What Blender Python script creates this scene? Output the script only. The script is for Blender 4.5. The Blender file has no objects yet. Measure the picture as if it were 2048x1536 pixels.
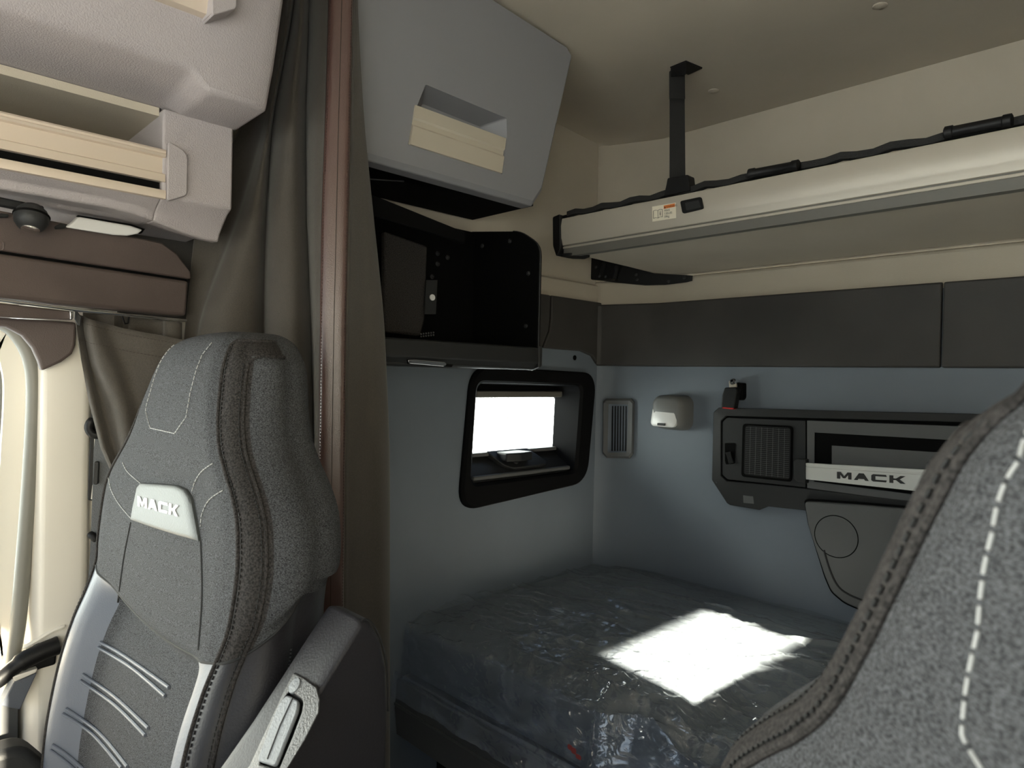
import bpy, bmesh, math, random
import numpy as np
from mathutils import Vector, Matrix, noise
from mathutils.bvhtree import BVHTree
random.seed(7)
S = bpy.context.scene
COL = S.collection
V = Vector

# ------------------------------------------------------------------ camera
F_PX = 1345.0
_Y = V((2390-1024, -(785-768), F_PX)).normalized()
_X = -V((-300-1024, -(725-768), F_PX)); _X = (_X - _X.dot(_Y)*_Y).normalized()
_X = V((_X.x, _X.y, -_X.z)); _Y = V((_Y.x, _Y.y, -_Y.z)); _Z = _X.cross(_Y)
CAM = Matrix((_X, _Y, _Z))                      # camera axes -> world (eye at the origin)
cd = bpy.data.cameras.new('camera'); cam = bpy.data.objects.new('camera', cd); COL.objects.link(cam)
cam.matrix_world = CAM.to_4x4(); cd.sensor_width = 36; cd.lens = F_PX/2048*36; cd.clip_start = .01
cd.dof.use_dof = True; cd.dof.focus_distance = 1.35; cd.dof.aperture_fstop = 13
S.camera = cam
def ray(px, py): return CAM @ V(((px-1024)/F_PX, -(py-768)/F_PX, -1))
def onx(px, py, x): r = ray(px, py); return r*(x/r.x)
def ony(px, py, y): r = ray(px, py); return r*(y/r.y)
def onz(px, py, z): r = ray(px, py); return r*(z/r.z)
def far(px, py, d): r = ray(px, py); return r*(d/math.hypot(r.x, r.y))

# ------------------------------------------------------------------ materials
def mat(name, col, rough=.5, metal=0., bump=0., bscale=200., var=0., vscale=8., spec=.5, col2=None, stretch=None, coat=0., sheen=0.):
    m = bpy.data.materials.new(name); m.use_nodes = True
    nt = m.node_tree; b = nt.nodes['Principled BSDF']
    b.inputs['Base Color'].default_value = (*col, 1); b.inputs['Roughness'].default_value = rough
    b.inputs['Metallic'].default_value = metal; b.inputs['Specular IOR Level'].default_value = spec
    if coat: b.inputs['Coat Weight'].default_value = coat; b.inputs['Coat Roughness'].default_value = .25
    if sheen: b.inputs['Sheen Weight'].default_value = sheen; b.inputs['Sheen Roughness'].default_value = .5
    tc = nt.nodes.new('ShaderNodeTexCoord'); src = tc.outputs['Object']
    if stretch:
        mp = nt.nodes.new('ShaderNodeMapping'); mp.inputs['Scale'].default_value = stretch
        nt.links.new(src, mp.inputs['Vector']); src = mp.outputs['Vector']
    if var or col2:
        n = nt.nodes.new('ShaderNodeTexNoise'); n.inputs['Scale'].default_value = vscale; n.inputs['Detail'].default_value = 3
        nt.links.new(src, n.inputs['Vector'])
        r = nt.nodes.new('ShaderNodeValToRGB'); c2 = col2 or [min(1, c*(1+var)) for c in col]; c1 = col if col2 else [c*(1-var) for c in col]
        r.color_ramp.elements[0].color = (*c1, 1); r.color_ramp.elements[1].color = (*c2, 1)
        r.color_ramp.elements[0].position = .36; r.color_ramp.elements[1].position = .64
        nt.links.new(n.outputs['Fac'], r.inputs['Fac']); nt.links.new(r.outputs['Color'], b.inputs['Base Color'])
    if bump:
        n = nt.nodes.new('ShaderNodeTexNoise'); n.inputs['Scale'].default_value = bscale; n.inputs['Detail'].default_value = 2
        bp = nt.nodes.new('ShaderNodeBump'); bp.inputs['Strength'].default_value = bump; bp.inputs['Distance'].default_value = .002
        nt.links.new(src, n.inputs['Vector']); nt.links.new(n.outputs['Fac'], bp.inputs['Height']); nt.links.new(bp.outputs['Normal'], b.inputs['Normal'])
    return m
M = {}
M['wall'] = mat('grey_vinyl', (.148, .175, .212), .55, bump=.12, bscale=500, var=.05, vscale=3)
M['liner'] = mat('beige_headliner', (.46, .41, .33), .85, bump=.2, bscale=700, var=.03, vscale=5)
M['band'] = mat('dark_trim_panel', (.037, .0345, .032), .6, bump=.15, bscale=500, var=.18, vscale=4)
M['black'] = mat('black_plastic', (.005, .005, .0056), .5, bump=.1, bscale=600, spec=.3)
M['reveal'] = mat('reveal_black', (.006, .006, .0065), .75, spec=.08)
M['matte'] = mat('black_matte', (.0022, .0022, .0022), .8, spec=.1)
M['lampgrey'] = mat('lamp_grey', (.15, .152, .15), .5, bump=.15, bscale=700)
M['console'] = mat('charcoal_plastic', (.021, .022, .023), .5, bump=.15, bscale=700, spec=.35)
M['consolegrey'] = mat('dark_grey_plastic', (.095, .098, .10), .5, bump=.15, bscale=700)
M['shelf'] = mat('pale_grey_plastic', (.37, .335, .335), .55, bump=.45, bscale=420)
M['cabinet'] = mat('cabinet_grey', (.225, .222, .235), .55, bump=.1, bscale=600)
M['header'] = mat('brown_trim', (.098, .074, .068), .6, bump=.2, bscale=600, var=.12, vscale=6)
M['curtain'] = mat('olive_cloth', (.064, .055, .045), .85, bump=.35, bscale=900, var=.1, vscale=400, sheen=.15)
M['binding'] = mat('brown_leatherette', (.085, .045, .038), .3, bump=.2, bscale=500, spec=.8)
M['thread'] = mat('brown_thread', (.03, .018, .014), .7)
M['fabric'] = mat('melange_fabric', (.022, .0225, .024), .95, bump=.6, bscale=700, spec=.15, col2=(.105, .108, .114), vscale=620, stretch=(1, 1, 2.0))
M['fabricdark'] = mat('ribbed_fabric', (.020, .0185, .018), .9, bump=.6, bscale=700, spec=.15, col2=(.055, .05, .048), vscale=450)
M['leather'] = mat('grey_leather', (.125, .138, .165), .5, spec=.35, bump=.2, bscale=450)
M['pale'] = mat('badge_leather', (.055, .059, .058), .5, spec=.3, bump=.2, bscale=450)
M['darkleather'] = mat('black_leather', (.020, .019, .022), .5, spec=.3, bump=.2, bscale=420)
M['seam'] = mat('seam_shadowless', (.012, .012, .012), .8)
M['white'] = mat('white_thread', (.36, .36, .35), .7)
M['silver'] = mat('silver_print', (.7, .71, .72), .4)
M['alu'] = mat('champagne_aluminium', (.66, .56, .46), .38, .35, bump=.06, bscale=300, stretch=(1, .02, 1))
M['rail'] = mat('satin_aluminium', (.46, .42, .355), .42, .2, bump=.05, bscale=300, stretch=(.02, 1, 1))
M['railgroove'] = mat('grey_groove', (.13, .125, .11), .5)
M['handle'] = mat('beige_aluminium', (.58, .52, .42), .4, .3)
M['silverbar'] = mat('brushed_silver', (.72, .73, .70), .38, .35)
M['chrome'] = mat('chrome', (.8, .8, .8), .12, 1)
M['lens'] = mat('white_lens', (.8, .8, .79), .3)
M['ivory'] = mat('ivory_paint', (.80, .76, .68), .4, coat=.2)
M['rubber'] = mat('grey_rubber', (.15, .145, .13), .55)
M['greyseal'] = mat('door_seal', (.22, .215, .19), .5)
M['mattress'] = mat('mattress_ticking', (.115, .135, .160), .85, bump=.2, bscale=500)
M['bedbase'] = mat('bed_base_grey', (.085, .088, .092), .5)
M['web'] = mat('black_webbing', (.014, .014, .014), .75, bump=.8, bscale=350, stretch=(1, 1, 3))
M['red'] = mat('red_plastic', (.45, .02, .02), .4)
M['redmark'] = mat('red_ink', (.32, .05, .05), .5)
M['label'] = mat('cream_label', (.78, .72, .58), .5)
M['orange'] = mat('orange_print', (.75, .22, .05), .5)
M['ink'] = mat('black_ink', (.02, .02, .02), .6)
M['lever'] = mat('lever_grey', (.18, .19, .20), .5, bump=.4, bscale=400)
M['bezel'] = mat('speckled_bezel', (.085, .083, .082), .45, .1, bump=.5, bscale=500)
M['floor'] = mat('floor_rubber', (.03, .03, .03), .8)
M['concrete'] = mat('pale_concrete', (.32, .37, .44), .9, var=.08, vscale=1)
M['facade'] = mat('white_cladding', (.30, .35, .41), .7)
M['facadeline'] = mat('cladding_joint', (.02, .021, .022), .8)

def glass_mat(tint=1.):
    m = bpy.data.materials.new('window_glass'); m.use_nodes = True; nt = m.node_tree; nt.nodes.clear()
    o = nt.nodes.new('ShaderNodeOutputMaterial'); t = nt.nodes.new('ShaderNodeBsdfTransparent'); g = nt.nodes.new('ShaderNodeBsdfGlossy'); x = nt.nodes.new('ShaderNodeMixShader')
    t.inputs['Color'].default_value = (.93*tint, .95*tint, .94*tint, 1); g.inputs['Roughness'].default_value = .02; x.inputs['Fac'].default_value = .06
    nt.links.new(t.outputs[0], x.inputs[1]); nt.links.new(g.outputs[0], x.inputs[2]); nt.links.new(x.outputs[0], o.inputs[0])
    return m
M['glass'] = glass_mat()
M['tinted'] = glass_mat(.95)
def film_mat(name, haze, tint):
    m = bpy.data.materials.new(name); m.use_nodes = True; nt = m.node_tree; nt.nodes.clear()
    N = nt.nodes.new; L = nt.links.new
    o = N('ShaderNodeOutputMaterial'); t = N('ShaderNodeBsdfTransparent'); g = N('ShaderNodeBsdfGlossy'); d = N('ShaderNodeBsdfDiffuse')
    t.inputs['Color'].default_value = (.95, .96, .97, 1); g.inputs['Roughness'].default_value = .09; d.inputs['Color'].default_value = (*tint, 1)
    a = N('ShaderNodeMixShader'); b = N('ShaderNodeMixShader'); gm = N('ShaderNodeNewGeometry'); dt = N('ShaderNodeVectorMath'); dt.operation = 'DOT_PRODUCT'; ab = N('ShaderNodeMath'); ab.operation = 'ABSOLUTE'; om = N('ShaderNodeMath'); om.operation = 'SUBTRACT'; om.inputs[0].default_value = 1; pw = N('ShaderNodeMath'); pw.operation = 'POWER'; pw.inputs[1].default_value = 4; fr = N('ShaderNodeMapRange'); fr.inputs['To Min'].default_value = .11; fr.inputs['To Max'].default_value = .8
    tc = N('ShaderNodeTexCoord')
    mp = N('ShaderNodeMapping'); mp.inputs['Scale'].default_value = (1.0, 2.2, 2.2); mp.inputs['Rotation'].default_value = (0, 0, .35)
    n1 = N('ShaderNodeTexNoise'); n1.inputs['Scale'].default_value = 24; n1.inputs['Detail'].default_value = 4; n1.inputs['Distortion'].default_value = 1.2
    n1.noise_type = 'RIDGED_MULTIFRACTAL'
    bp = N('ShaderNodeBump'); bp.inputs['Strength'].default_value = 1; bp.inputs['Distance'].default_value = .003
    L(tc.outputs['Object'], mp.inputs['Vector']); L(mp.outputs['Vector'], n1.inputs['Vector']); L(n1.outputs['Fac'], bp.inputs['Height'])
    L(bp.outputs['Normal'], g.inputs['Normal']); L(bp.outputs['Normal'], dt.inputs[0]); L(gm.outputs['Incoming'], dt.inputs[1]); L(dt.outputs['Value'], ab.inputs[0]); L(ab.outputs[0], om.inputs[1]); L(om.outputs[0], pw.inputs[0]); L(pw.outputs[0], fr.inputs['Value'])
    n2 = N('ShaderNodeTexNoise'); n2.inputs['Scale'].default_value = 9; n2.inputs['Detail'].default_value = 5; n2.inputs['Distortion'].default_value = 2
    L(mp.outputs['Vector'], n2.inputs['Vector'])
    mr = N('ShaderNodeMapRange'); mr.inputs['From Min'].default_value = .4; mr.inputs['From Max'].default_value = .75; mr.inputs['To Min'].default_value = haze*.6; mr.inputs['To Max'].default_value = haze*1.8
    L(n2.outputs['Fac'], mr.inputs['Value']); L(mr.outputs['Result'], a.inputs['Fac'])
    L(t.outputs[0], a.inputs[1]); L(d.outputs[0], a.inputs[2]); L(fr.outputs['Result'], b.inputs['Fac']); L(a.outputs[0], b.inputs[1]); L(g.outputs[0], b.inputs[2]); L(b.outputs[0], o.inputs[0])
    return m
M['film'] = film_mat('clear_plastic_film', .12, (.62, .72, .82))
M['filmhaze'] = film_mat('doubled_plastic_film', .22, (.5, .60, .78))

# ------------------------------------------------------------------ mesh helpers
class MB:
    def __init__(s): s.v = []; s.f = []
    def add(s, vs, fs):
        k = len(s.v); s.v += [tuple(p) for p in vs]; s.f += [tuple(i+k for i in f) for f in fs]; return s
    def box(s, a, b):
        x0, y0, z0 = [min(p, q) for p, q in zip(a, b)]; x1, y1, z1 = [max(p, q) for p, q in zip(a, b)]
        return s.add([(x0,y0,z0),(x1,y0,z0),(x1,y1,z0),(x0,y1,z0),(x0,y0,z1),(x1,y0,z1),(x1,y1,z1),(x0,y1,z1)],
                     [(0,3,2,1),(4,5,6,7),(0,1,5,4),(1,2,6,5),(2,3,7,6),(3,0,4,7)])
    def prism(s, poly, vec):
        vec = V(vec); n = len(poly); P = [V(p) for p in poly]
        return s.add(P + [p+vec for p in P], [tuple(range(n))[::-1], tuple(range(n, 2*n))] + [(i, (i+1) % n, n+(i+1) % n, n+i) for i in range(n)])
    def loft(s, rings, caps=True):           # rings: lists of the same number of points, closed around
        n = len(rings[0]); vs = [p for r in rings for p in r]; fs = []
        for k in range(len(rings)-1):
            for i in range(n): j = (i+1) % n; fs.append((k*n+i, k*n+j, (k+1)*n+j, (k+1)*n+i))
        if caps: fs += [tuple(range(n))[::-1], tuple(range((len(rings)-1)*n, len(rings)*n))]
        return s.add(vs, fs)
    def grid(s, P):
        r, c = len(P), len(P[0])
        return s.add([p for row in P for p in row], [(i*c+j, i*c+j+1, (i+1)*c+j+1, (i+1)*c+j) for i in range(r-1) for j in range(c-1)])
    def tube(s, pts, r, n=8, flat=None):
        pts = [V(p) for p in pts]; rings = []; up = None
        for i, p in enumerate(pts):
            t = (pts[min(i+1, len(pts)-1)] - pts[max(i-1, 0)])
            if t.length < 1e-9: t = V((0, 0, 1))
            t.normalize()
            if up is None: up = t.orthogonal().normalized()
            up = (up - t*up.dot(t)); up = up.normalized() if up.length > 1e-6 else t.orthogonal().normalized()
            w = t.cross(up); rr = r[i] if isinstance(r, (list, tuple)) else r
            rings.append([p + (up*math.cos(a) + w*math.sin(a))*rr for a in [2*math.pi*k/n for k in range(n)]])
        return s.loft(rings)
    def lathe(s, c, axis, prof, n=24):       # prof: (radius, height) along axis
        axis = V(axis).normalized(); a = axis.orthogonal().normalized(); b = axis.cross(a); c = V(c)
        return s.loft([[c + axis*h + (a*math.cos(t) + b*math.sin(t))*max(r, 1e-5) for t in [2*math.pi*k/n for k in range(n)]] for r, h in prof])
    def build(s, name, m, parent=None, bevel=0., seg=2, angle=40, thick=0.):
        me = bpy.data.meshes.new(name)
        off = parent.location if parent is not None and parent.type == 'EMPTY' else V((0, 0, 0))
        if parent is not None and parent.type != 'EMPTY': off = V(parent.get('_o', (0, 0, 0)))
        me.from_pydata([tuple(V(p)-off) for p in s.v], [], s.f); me.materials.append(m)
        bm = bmesh.new(); bm.from_mesh(me); bmesh.ops.recalc_face_normals(bm, faces=bm.faces)
        for f in bm.faces: f.smooth = True
        lim = math.radians(angle)
        for e in bm.edges:
            if len(e.link_faces) == 2: e.smooth = e.calc_face_angle(0) < lim
        bm.to_mesh(me); bm.free()
        o = bpy.data.objects.new(name, me); COL.objects.link(o)
        if parent is not None: o.parent = parent
        OFF[o.name] = off
        if parent is not None: o['_o'] = tuple(off)
        if bevel:
            md = o.modifiers.new('bevel', 'BEVEL'); md.width = bevel; md.segments = seg; md.limit_method = 'ANGLE'; md.angle_limit = math.radians(30); md.harden_normals = False
        if thick:
            md = o.modifiers.new('solid', 'SOLIDIFY'); md.thickness = thick; md.offset = 0
        return o
OFF = {}
def thing(name, label, cat, loc=(0, 0, 0), group=None):
    o = bpy.data.objects.new(name, None); COL.objects.link(o); o.location = loc; o.empty_display_size = .05
    o['label'] = label; o['category'] = cat
    if group: o['group'] = group
    return o
def tag(o, label, cat, group=None):
    o['label'] = label; o['category'] = cat
    if group: o['group'] = group
    return o
def struct(o, label=None, cat=None):
    o['kind'] = 'structure'
    if label: o['label'] = label
    if cat: o['category'] = cat
    return o
def rrect(w, h, r, n=5):                      # rounded rectangle, centred, list of (a,b)
    out = []
    for cx, cy, a0 in ((w/2-r, h/2-r, 0), (-w/2+r, h/2-r, 90), (-w/2+r, -h/2+r, 180), (w/2-r, -h/2+r, 270)):
        for k in range(n+1):
            a = math.radians(a0+90*k/n); out.append((cx+r*math.cos(a), cy+r*math.sin(a)))
    return out
def roundpoly(P, r, n=4):                     # round the corners of a planar 3D polygon
    P = [V(p) for p in P]; out = []
    rs = r if isinstance(r, (list, tuple)) else [r]*len(P)
    for i, p in enumerate(P):
        a = P[i-1]-p; b = P[(i+1) % len(P)]-p; d = min(rs[i], a.length*.45, b.length*.45)
        if d < 1e-5: out.append(p); continue
        A = p+a.normalized()*d; B = p+b.normalized()*d
        for k in range(n+1):
            t = k/n; out.append(A*(1-t)**2 + p*2*t*(1-t) + B*t*t)
    return out
def smooth_line(P, n=6):                      # Catmull-Rom
    P = [V(p) for p in P]; out = []
    for i in range(len(P)-1):
        a, b, c, d = P[max(i-1, 0)], P[i], P[i+1], P[min(i+2, len(P)-1)]
        for k in range(n):
            t = k/n; out.append(.5*((2*b)+(c-a)*t+(2*a-5*b+4*c-d)*t*t+(3*b-a-3*c+d)*t**3))
    out.append(P[-1]); return out
def sst(a, b, x):
    t = max(0, min(1, (x-a)/(b-a))); return t*t*(3-2*t)
def cyl_along(c, axis, r, h, n=16): return [(0, 0)]
LETTERS = {   # wide bold capitals on a unit cell
 'M': [[(0,0),(0,1),(.27,1),(.5,.42),(.73,1),(1,1),(1,0),(.77,0),(.77,.62),(.58,.12),(.42,.12),(.23,.62),(.23,0)]],
 'A': [[(0,0),(.34,1),(.66,1),(1,0),(.75,0),(.69,.2),(.31,.2),(.25,0)], ],
 'C': [[(.12,0),(0,.15),(0,.85),(.12,1),(.95,1),(1,.74),(.26,.74),(.26,.26),(1,.26),(.95,0)]],
 'K': [[(0,0),(0,1),(.25,1),(.25,.62),(.42,.62),(.70,1),(1,1),(.64,.52),(1,0),(.69,0),(.42,.40),(.25,.40),(.25,0)]]}
def word_polys(word, cw=1.0, gap=.14):        # unit-height polygons laid from 0..1 in a
    out = []; n = len(word); tot = n*cw+(n-1)*gap
    for k, ch in enumerate(word):
        x0 = k*(cw+gap)
        for p in LETTERS[ch]: out.append([((x0+a*cw)/tot, b) for a, b in p])
    return out
def text_mesh(mb, txt, origin, ax, ay, size, nrm, depth=.0004):
    cu = bpy.data.curves.new('t', 'FONT'); cu.body = txt; cu.size = size
    ob = bpy.data.objects.new('t', cu); COL.objects.link(ob)
    bpy.context.view_layer.update()
    me = bpy.data.meshes.new_from_object(ob.evaluated_get(bpy.context.evaluated_depsgraph_get()))
    o = V(origin); ax = V(ax).normalized(); ay = V(ay).normalized(); nrm = V(nrm)
    mb.add([o+ax*v.co.x+ay*v.co.y+nrm*depth for v in me.vertices], [tuple(p.vertices) for p in me.polygons])
    bpy.data.objects.remove(ob); bpy.data.curves.remove(cu); bpy.data.meshes.remove(me)

XL, YB = -1.5, 1.97
def ceil_z(y): return .832+.06*(1.97-y)
FIL = [(-1.56, 1.893), (-1.502, 1.898), (-1.485, 1.918), (-1.44, 1.938), (-1.37, 1.957), (-1.30, 1.968), (-1.25, 1.97)]
FIL2 = [(-1.56, 1.893), (-1.503, 1.898), (-1.49, 1.91), (-1.32, 1.966), (-1.30, 1.97), (-1.25, 1.97)]

# ------------------------------------------------------------------ setting
fl = MB().box((-1.75, -1.3, -1.40), (.7, 2.05, -1.35)).build('floor', M['floor']); struct(fl)
# left sleeper wall with a hole for the window
y0, y1, z0, z1 = 1.315, 1.80, -.325, -.02
wl = MB()
for a, b in (((.70, -1.35), (y0, .10)), ((y1, -1.35), (1.90, .10)), ((y0, -1.35), (y1, z0)), ((y0, z1), (y1, .10))):
    wl.box((XL, a[0], a[1]), (XL-.10, b[0], b[1]))
wl.box((XL-.008, .70, .10), (XL-.10, 1.90, .28))
wl = wl.build('wall_left', M['wall']); struct(wl)
mb = MB()
mb.box((XL-.012, .72, .26), (XL-.06, 1.90, .95))
mb.box((XL-.0, .72, .266), (XL-.06, 1.90, .335))
mb.box((XL-.06, -1.0, .10), (XL-.10, .72, .95))
mb.build('upper_liner', M['liner'], wl, bevel=.006)
MB().lathe((XL+.001, 1.775, .072), (1, 0, 0), [(0, 0), (.0085, 0), (.0085, .002), (0, .002)], 20).build('screw_hole', M['matte'], wl)
# back wall: the corner is one continuous moulded fillet
wb = MB()
def fillet(mb, prof, z0, z1, push=0., xe=.62, nz=2):
    pts = [(x+push*.6, y-push) if i else (x+push, y-push*.5) for i, (x, y) in enumerate(prof)] + [(xe, prof[-1][1]-push)]
    out = [(pts[0][0]-.06, pts[0][1]+.0)]
    P = [[V((x, y, z0+(z1-z0)*k/nz)) for x, y in pts] for k in range(nz+1)]
    mb.grid(P)
fillet(wb, FIL, -1.35, .30)
wb = wb.build('wall_back', M['wall'], thick=.0); struct(wb)
mb = MB(); fillet(mb, FIL2, .25, .338, .002); fillet(mb, [(x, y+.014) for x, y in FIL2], .33, .86)
P = []
for k in range(5):
    a = math.pi/2*k/4; zz = .338+.012*math.sin(a)
    pts = [(x, y+.014*(1-math.cos(a))-.002) for x, y in FIL2] + [(.62, 1.97-.002+.014*(1-math.cos(a)))]
    P.append([V((x, y, zz)) for x, y in pts])
mb.grid(P).build('upper_liner', M['liner'], wb)
# dark panel band
def band_panel(name, path, z0, z1, d=.02, r=.004):
    mb = MB(); rings = []
    for x, y, nx, ny in path:
        rings.append([V((x, y, z0)), V((x, y, z1)), V((x+nx*d, y+ny*d, z1-.003)), V((x+nx*d, y+ny*d, z0+.003))])
    return mb.loft(rings).build(name, M['band'], bevel=r, seg=3, angle=50)
t1 = MB().prism([V((XL-.01, 1.05, .098)), V((XL-.01, 1.598, .098)), V((XL-.01, 1.628, .155)), V((XL-.01, 1.634, .20)), V((XL-.01, 1.634, .272)), V((XL-.01, 1.05, .272))], (.022, 0, 0)).build('trim_1', M['band'], bevel=.004)
t2 = MB().prism([V((XL-.01, 1.606, .098)), V((XL-.01, 1.80, .096)), V((XL-.01, 1.86, .082)), V((XL-.01, 1.893, .052)), V((XL-.01, 1.905, .16)), V((XL-.01, 1.905, .272)), V((XL-.01, 1.641, .272)), V((XL-.01, 1.641, .20)), V((XL-.01, 1.635, .155))], (.022, 0, 0)).build('trim_2', M['band'], bevel=.004)
path = [(-1.5, 1.897, .5, -.8), (-1.488, 1.912, .4, -.9), (-1.40, 1.940, .32, -.94), (-1.325, 1.966, .2, -.97), (-1.29, 1.975, 0, -1), (-.9, 1.975, 0, -1), (-.453, 1.975, 0, -1)]
t3 = band_panel('trim_3', path, .047, .266)
t4 = band_panel('trim_4', [(-.449, 1.975, 0, -1), (0, 1.975, 0, -1), (.6, 1.975, 0, -1)], .047, .266)
for t, l in ((t1, 'dark trim panel on the side wall, mostly behind the black shelf box'), (t2, 'short dark trim panel on the side wall next to the corner'), (t3, 'long dark trim panel wrapping the corner above the grey rear wall'), (t4, 'dark trim panel at the far right of the rear wall band')): struct(t, l, 'trim panel')
# ceiling
ce = MB().prism([V((-1.7, 2.0, ceil_z(2.0))), V((.7, 2.0, ceil_z(2.0))), V((.7, -1.2, ceil_z(-1.2))), V((-1.7, -1.2, ceil_z(-1.2)))], (0, 0, .05)).build('ceiling', M['liner']); struct(ce)
for a in ((1427, 182), (1760, 12)):
    r = ray(*a); t = (.832+.06*1.97)/(r.z+.06*r.y); p = r*t
    b = MB().lathe(p+V((0, 0, .002)), (0, .06, -1), [(.0, 0), (.016, 0), (.0155, .003), (.010, .006), (0, .007)], 24)
    b.build('ceiling_button', M['liner'], ce)
# right wall (outside the picture) with the window that lets the sun onto the bed
sy0, sy1, sz0, sz1 = 1.055, 1.54, -.128, -.008
wr = MB()
for a, b in (((.95, -1.35), (sy0, 1.0)), ((sy1, -1.35), (2.0, 1.0)), ((sy0, -1.35), (sy1, sz0)), ((sy0, sz1), (sy1, 1.0)), ((-.10, -1.35), (.95, 1.0)), ((-1.0, -1.35), (-.10, -.48)), ((-1.0, .38), (-.10, 1.0))):
    wr.box((.62, a[0], a[1]), (.66, b[0], b[1]))
struct(wr.build('wall_right', M['liner']))
# front wall below the windscreen, and header above it
struct(MB().box((-1.7, -1.05, -1.35), (.66, -1.0, -.30)).box((-1.7, -1.05, .40), (.66, -1.0, 1.05)).build('wall_front', M['shelf']))
# left door side: body pillar, lower wall
pil = MB()
prof = [(-1.56, .225), (-1.47, .238), (-1.452, .25), (-1.45, .262), (-1.45, .312), (-1.456, .322), (-1.475, .327), (-1.478, .36), (-1.478, .75), (-1.56, .75)]
pil.prism([V((x, y, -1.35)) for x, y in prof], (0, 0, 1.75))
pil = pil.build('trim_5', M['ivory'], bevel=.004, seg=2); struct(pil, 'ivory door pillar panel beside the passenger seat', 'pillar')
MB().tube(smooth_line([onx(*a, -1.449) for a in ((46, 1297), (75, 1280), (105, 1262), (130, 1252))], 4), [.001]+[.004]*11+[.003], 8).build('pillar_ridge', M['ivory'], pil)
struct(MB().box((-1.62, -1.0, -1.35), (-1.50, .225, -.53)).build('wall_door', M['bedbase']), 'grey lower door panel beside the passenger seat', 'door panel')
# door: ivory frame round a glass pane, grey rubber seal
dr = MB()
outer = [onx(*a, -1.52) for a in ((-900, 640), (-60, 648), (20, 668), (54, 720), (62, 800), (48, 1000), (30, 1200), (10, 1330), (-60, 1420), (-900, 1500))]
inner = [onx(*a, -1.52) for a in ((-900, 735), (-60, 700), (-12, 704), (4, 740), (8, 790), (2, 900), (-8, 1050), (-16, 1180), (-60, 1230), (-900, 1260))]
n = len(outer)
o2 = smooth_line(outer, 6); i2 = smooth_line(inner, 6)
w_out = V((-.04, 0, 0)); rows = [o2, i2, [p+w_out for p in i2], [p+w_out for p in o2]]
dr.grid(rows+[rows[0]])
d1 = dr.build('door_1', M['ivory'], angle=50); struct(d1, 'ivory passenger door frame at the far left edge', 'door')
MB().grid([[p+V((-.02, 0, 0)) for p in i2], [p+V((-.05, 0, 0)) for p in i2]]).build('pane_seal', M['rubber'], d1, thick=.006)
mb = MB(); mb.add([p+V((-.03, 0, 0)) for p in i2], [tuple(range(len(i2)))]); mb.build('window_pane', M['glass'], d1)
seal = smooth_line([onx(*a, -1.475) for a in ((-500, 628), (-60, 634), (8, 648), (42, 680), (63, 728), (68, 800), (60, 950), (47, 1120), (34, 1260), (12, 1350), (-40, 1430))], 8)
MB().tube(seal, .0125, 10).build('door_seal', M['greyseal'], d1)
# ------------------------------------------------------------------ left sleeper window
wn = thing('window_1', 'black framed sleeper side window over the bed with a latch', 'window', (XL, 1.56, -.18)); wn['kind'] = 'structure'
def wq(y, z, x): return V((x, y, z))
O = roundpoly([wq(1.30, .032, XL), wq(1.885, .022, XL), wq(1.845, -.362, XL), wq(1.262, -.395, XL)], .075, 8)
I = roundpoly([wq(1.322, -.018, XL), wq(1.795, -.024, XL), wq(1.772, -.318, XL), wq(1.305, -.318, XL)], .035, 8)
def shift(P, dx, s=1.0):
    c = sum(P, V())/len(P); return [V((p.x+dx, c.y+(p.y-c.y)*s, c.z+(p.z-c.z)*s)) for p in P]
mb = MB(); mb.loft([shift(O, -.002), shift(O, .010), shift(O, .018, .975), shift(I, .020, 1.05), shift(I, .012, 1.01), shift(I, -.02, .99), shift(I, -.085, .955), shift(I, -.085, 1.1)], caps=False)
mb.build('window_frame', M['reveal'], wn, angle=30)
Pn = roundpoly([wq(1.388, -.070, -1.6), wq(1.795, -.072, -1.6), wq(1.788, -.243, -1.6), wq(1.380, -.237, -1.6)], .012, 4)
I2 = shift(I, -.085, .955)
mb = MB(); I3 = [V((p.x, p.y, p.z)) for p in roundpoly([wq(1.30, -.01, -1.58), wq(1.83, -.01, -1.58), wq(1.83, -.34, -1.58), wq(1.29, -.34, -1.58)], .035, 8)]
P8 = roundpoly([wq(1.388, -.066, -1.592), wq(1.795, -.068, -1.592), wq(1.788, -.246, -1.592), wq(1.380, -.240, -1.592)], .012, 8)
mb.loft([I3, P8, [p+V((-.012, 0, 0)) for p in P8]], caps=False).build('inner_surround', M['reveal'], wn, angle=30)
mb = MB(); mb.box((-1.590, 1.385, -.066), (-1.560, 1.795, -.045)); mb.build('blind_rail', M['railgroove'], wn, bevel=.004)
mb = MB(); mb.box((-1.600, 1.38, -.252), (-1.568, 1.795, -.240)); mb.build('sill_strip', M['consolegrey'], wn, bevel=.003)
mb = MB(); mb.add(Pn, [tuple(range(len(Pn)))]); mb.build('pane', M['tinted'], wn)
mb = MB(); mb.prism([V((-1.595, 1.31, -.325)), V((-1.50, 1.31, -.318)), V((-1.518, 1.31, -.296)), V((-1.588, 1.31, -.252))], (0, .47, 0)); mb.build('sill', M['console'], wn, bevel=.004)
mb = MB(); mb.box((-1.512, 1.325, -.312), (-1.498, 1.765, -.299)); mb.build('sill_lip', M['consolegrey'], wn, bevel=.004)
mb = MB(); mb.prism(roundpoly([V((-1.584, 1.44, -.248)), V((-1.584, 1.63, -.248)), V((-1.530, 1.665, -.288)), V((-1.516, 1.655, -.297)), V((-1.516, 1.50, -.300)), V((-1.535, 1.475, -.29))], .01), (.010, 0, .012)); mb.build('latch_housing', M['console'], wn, bevel=.004)
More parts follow.
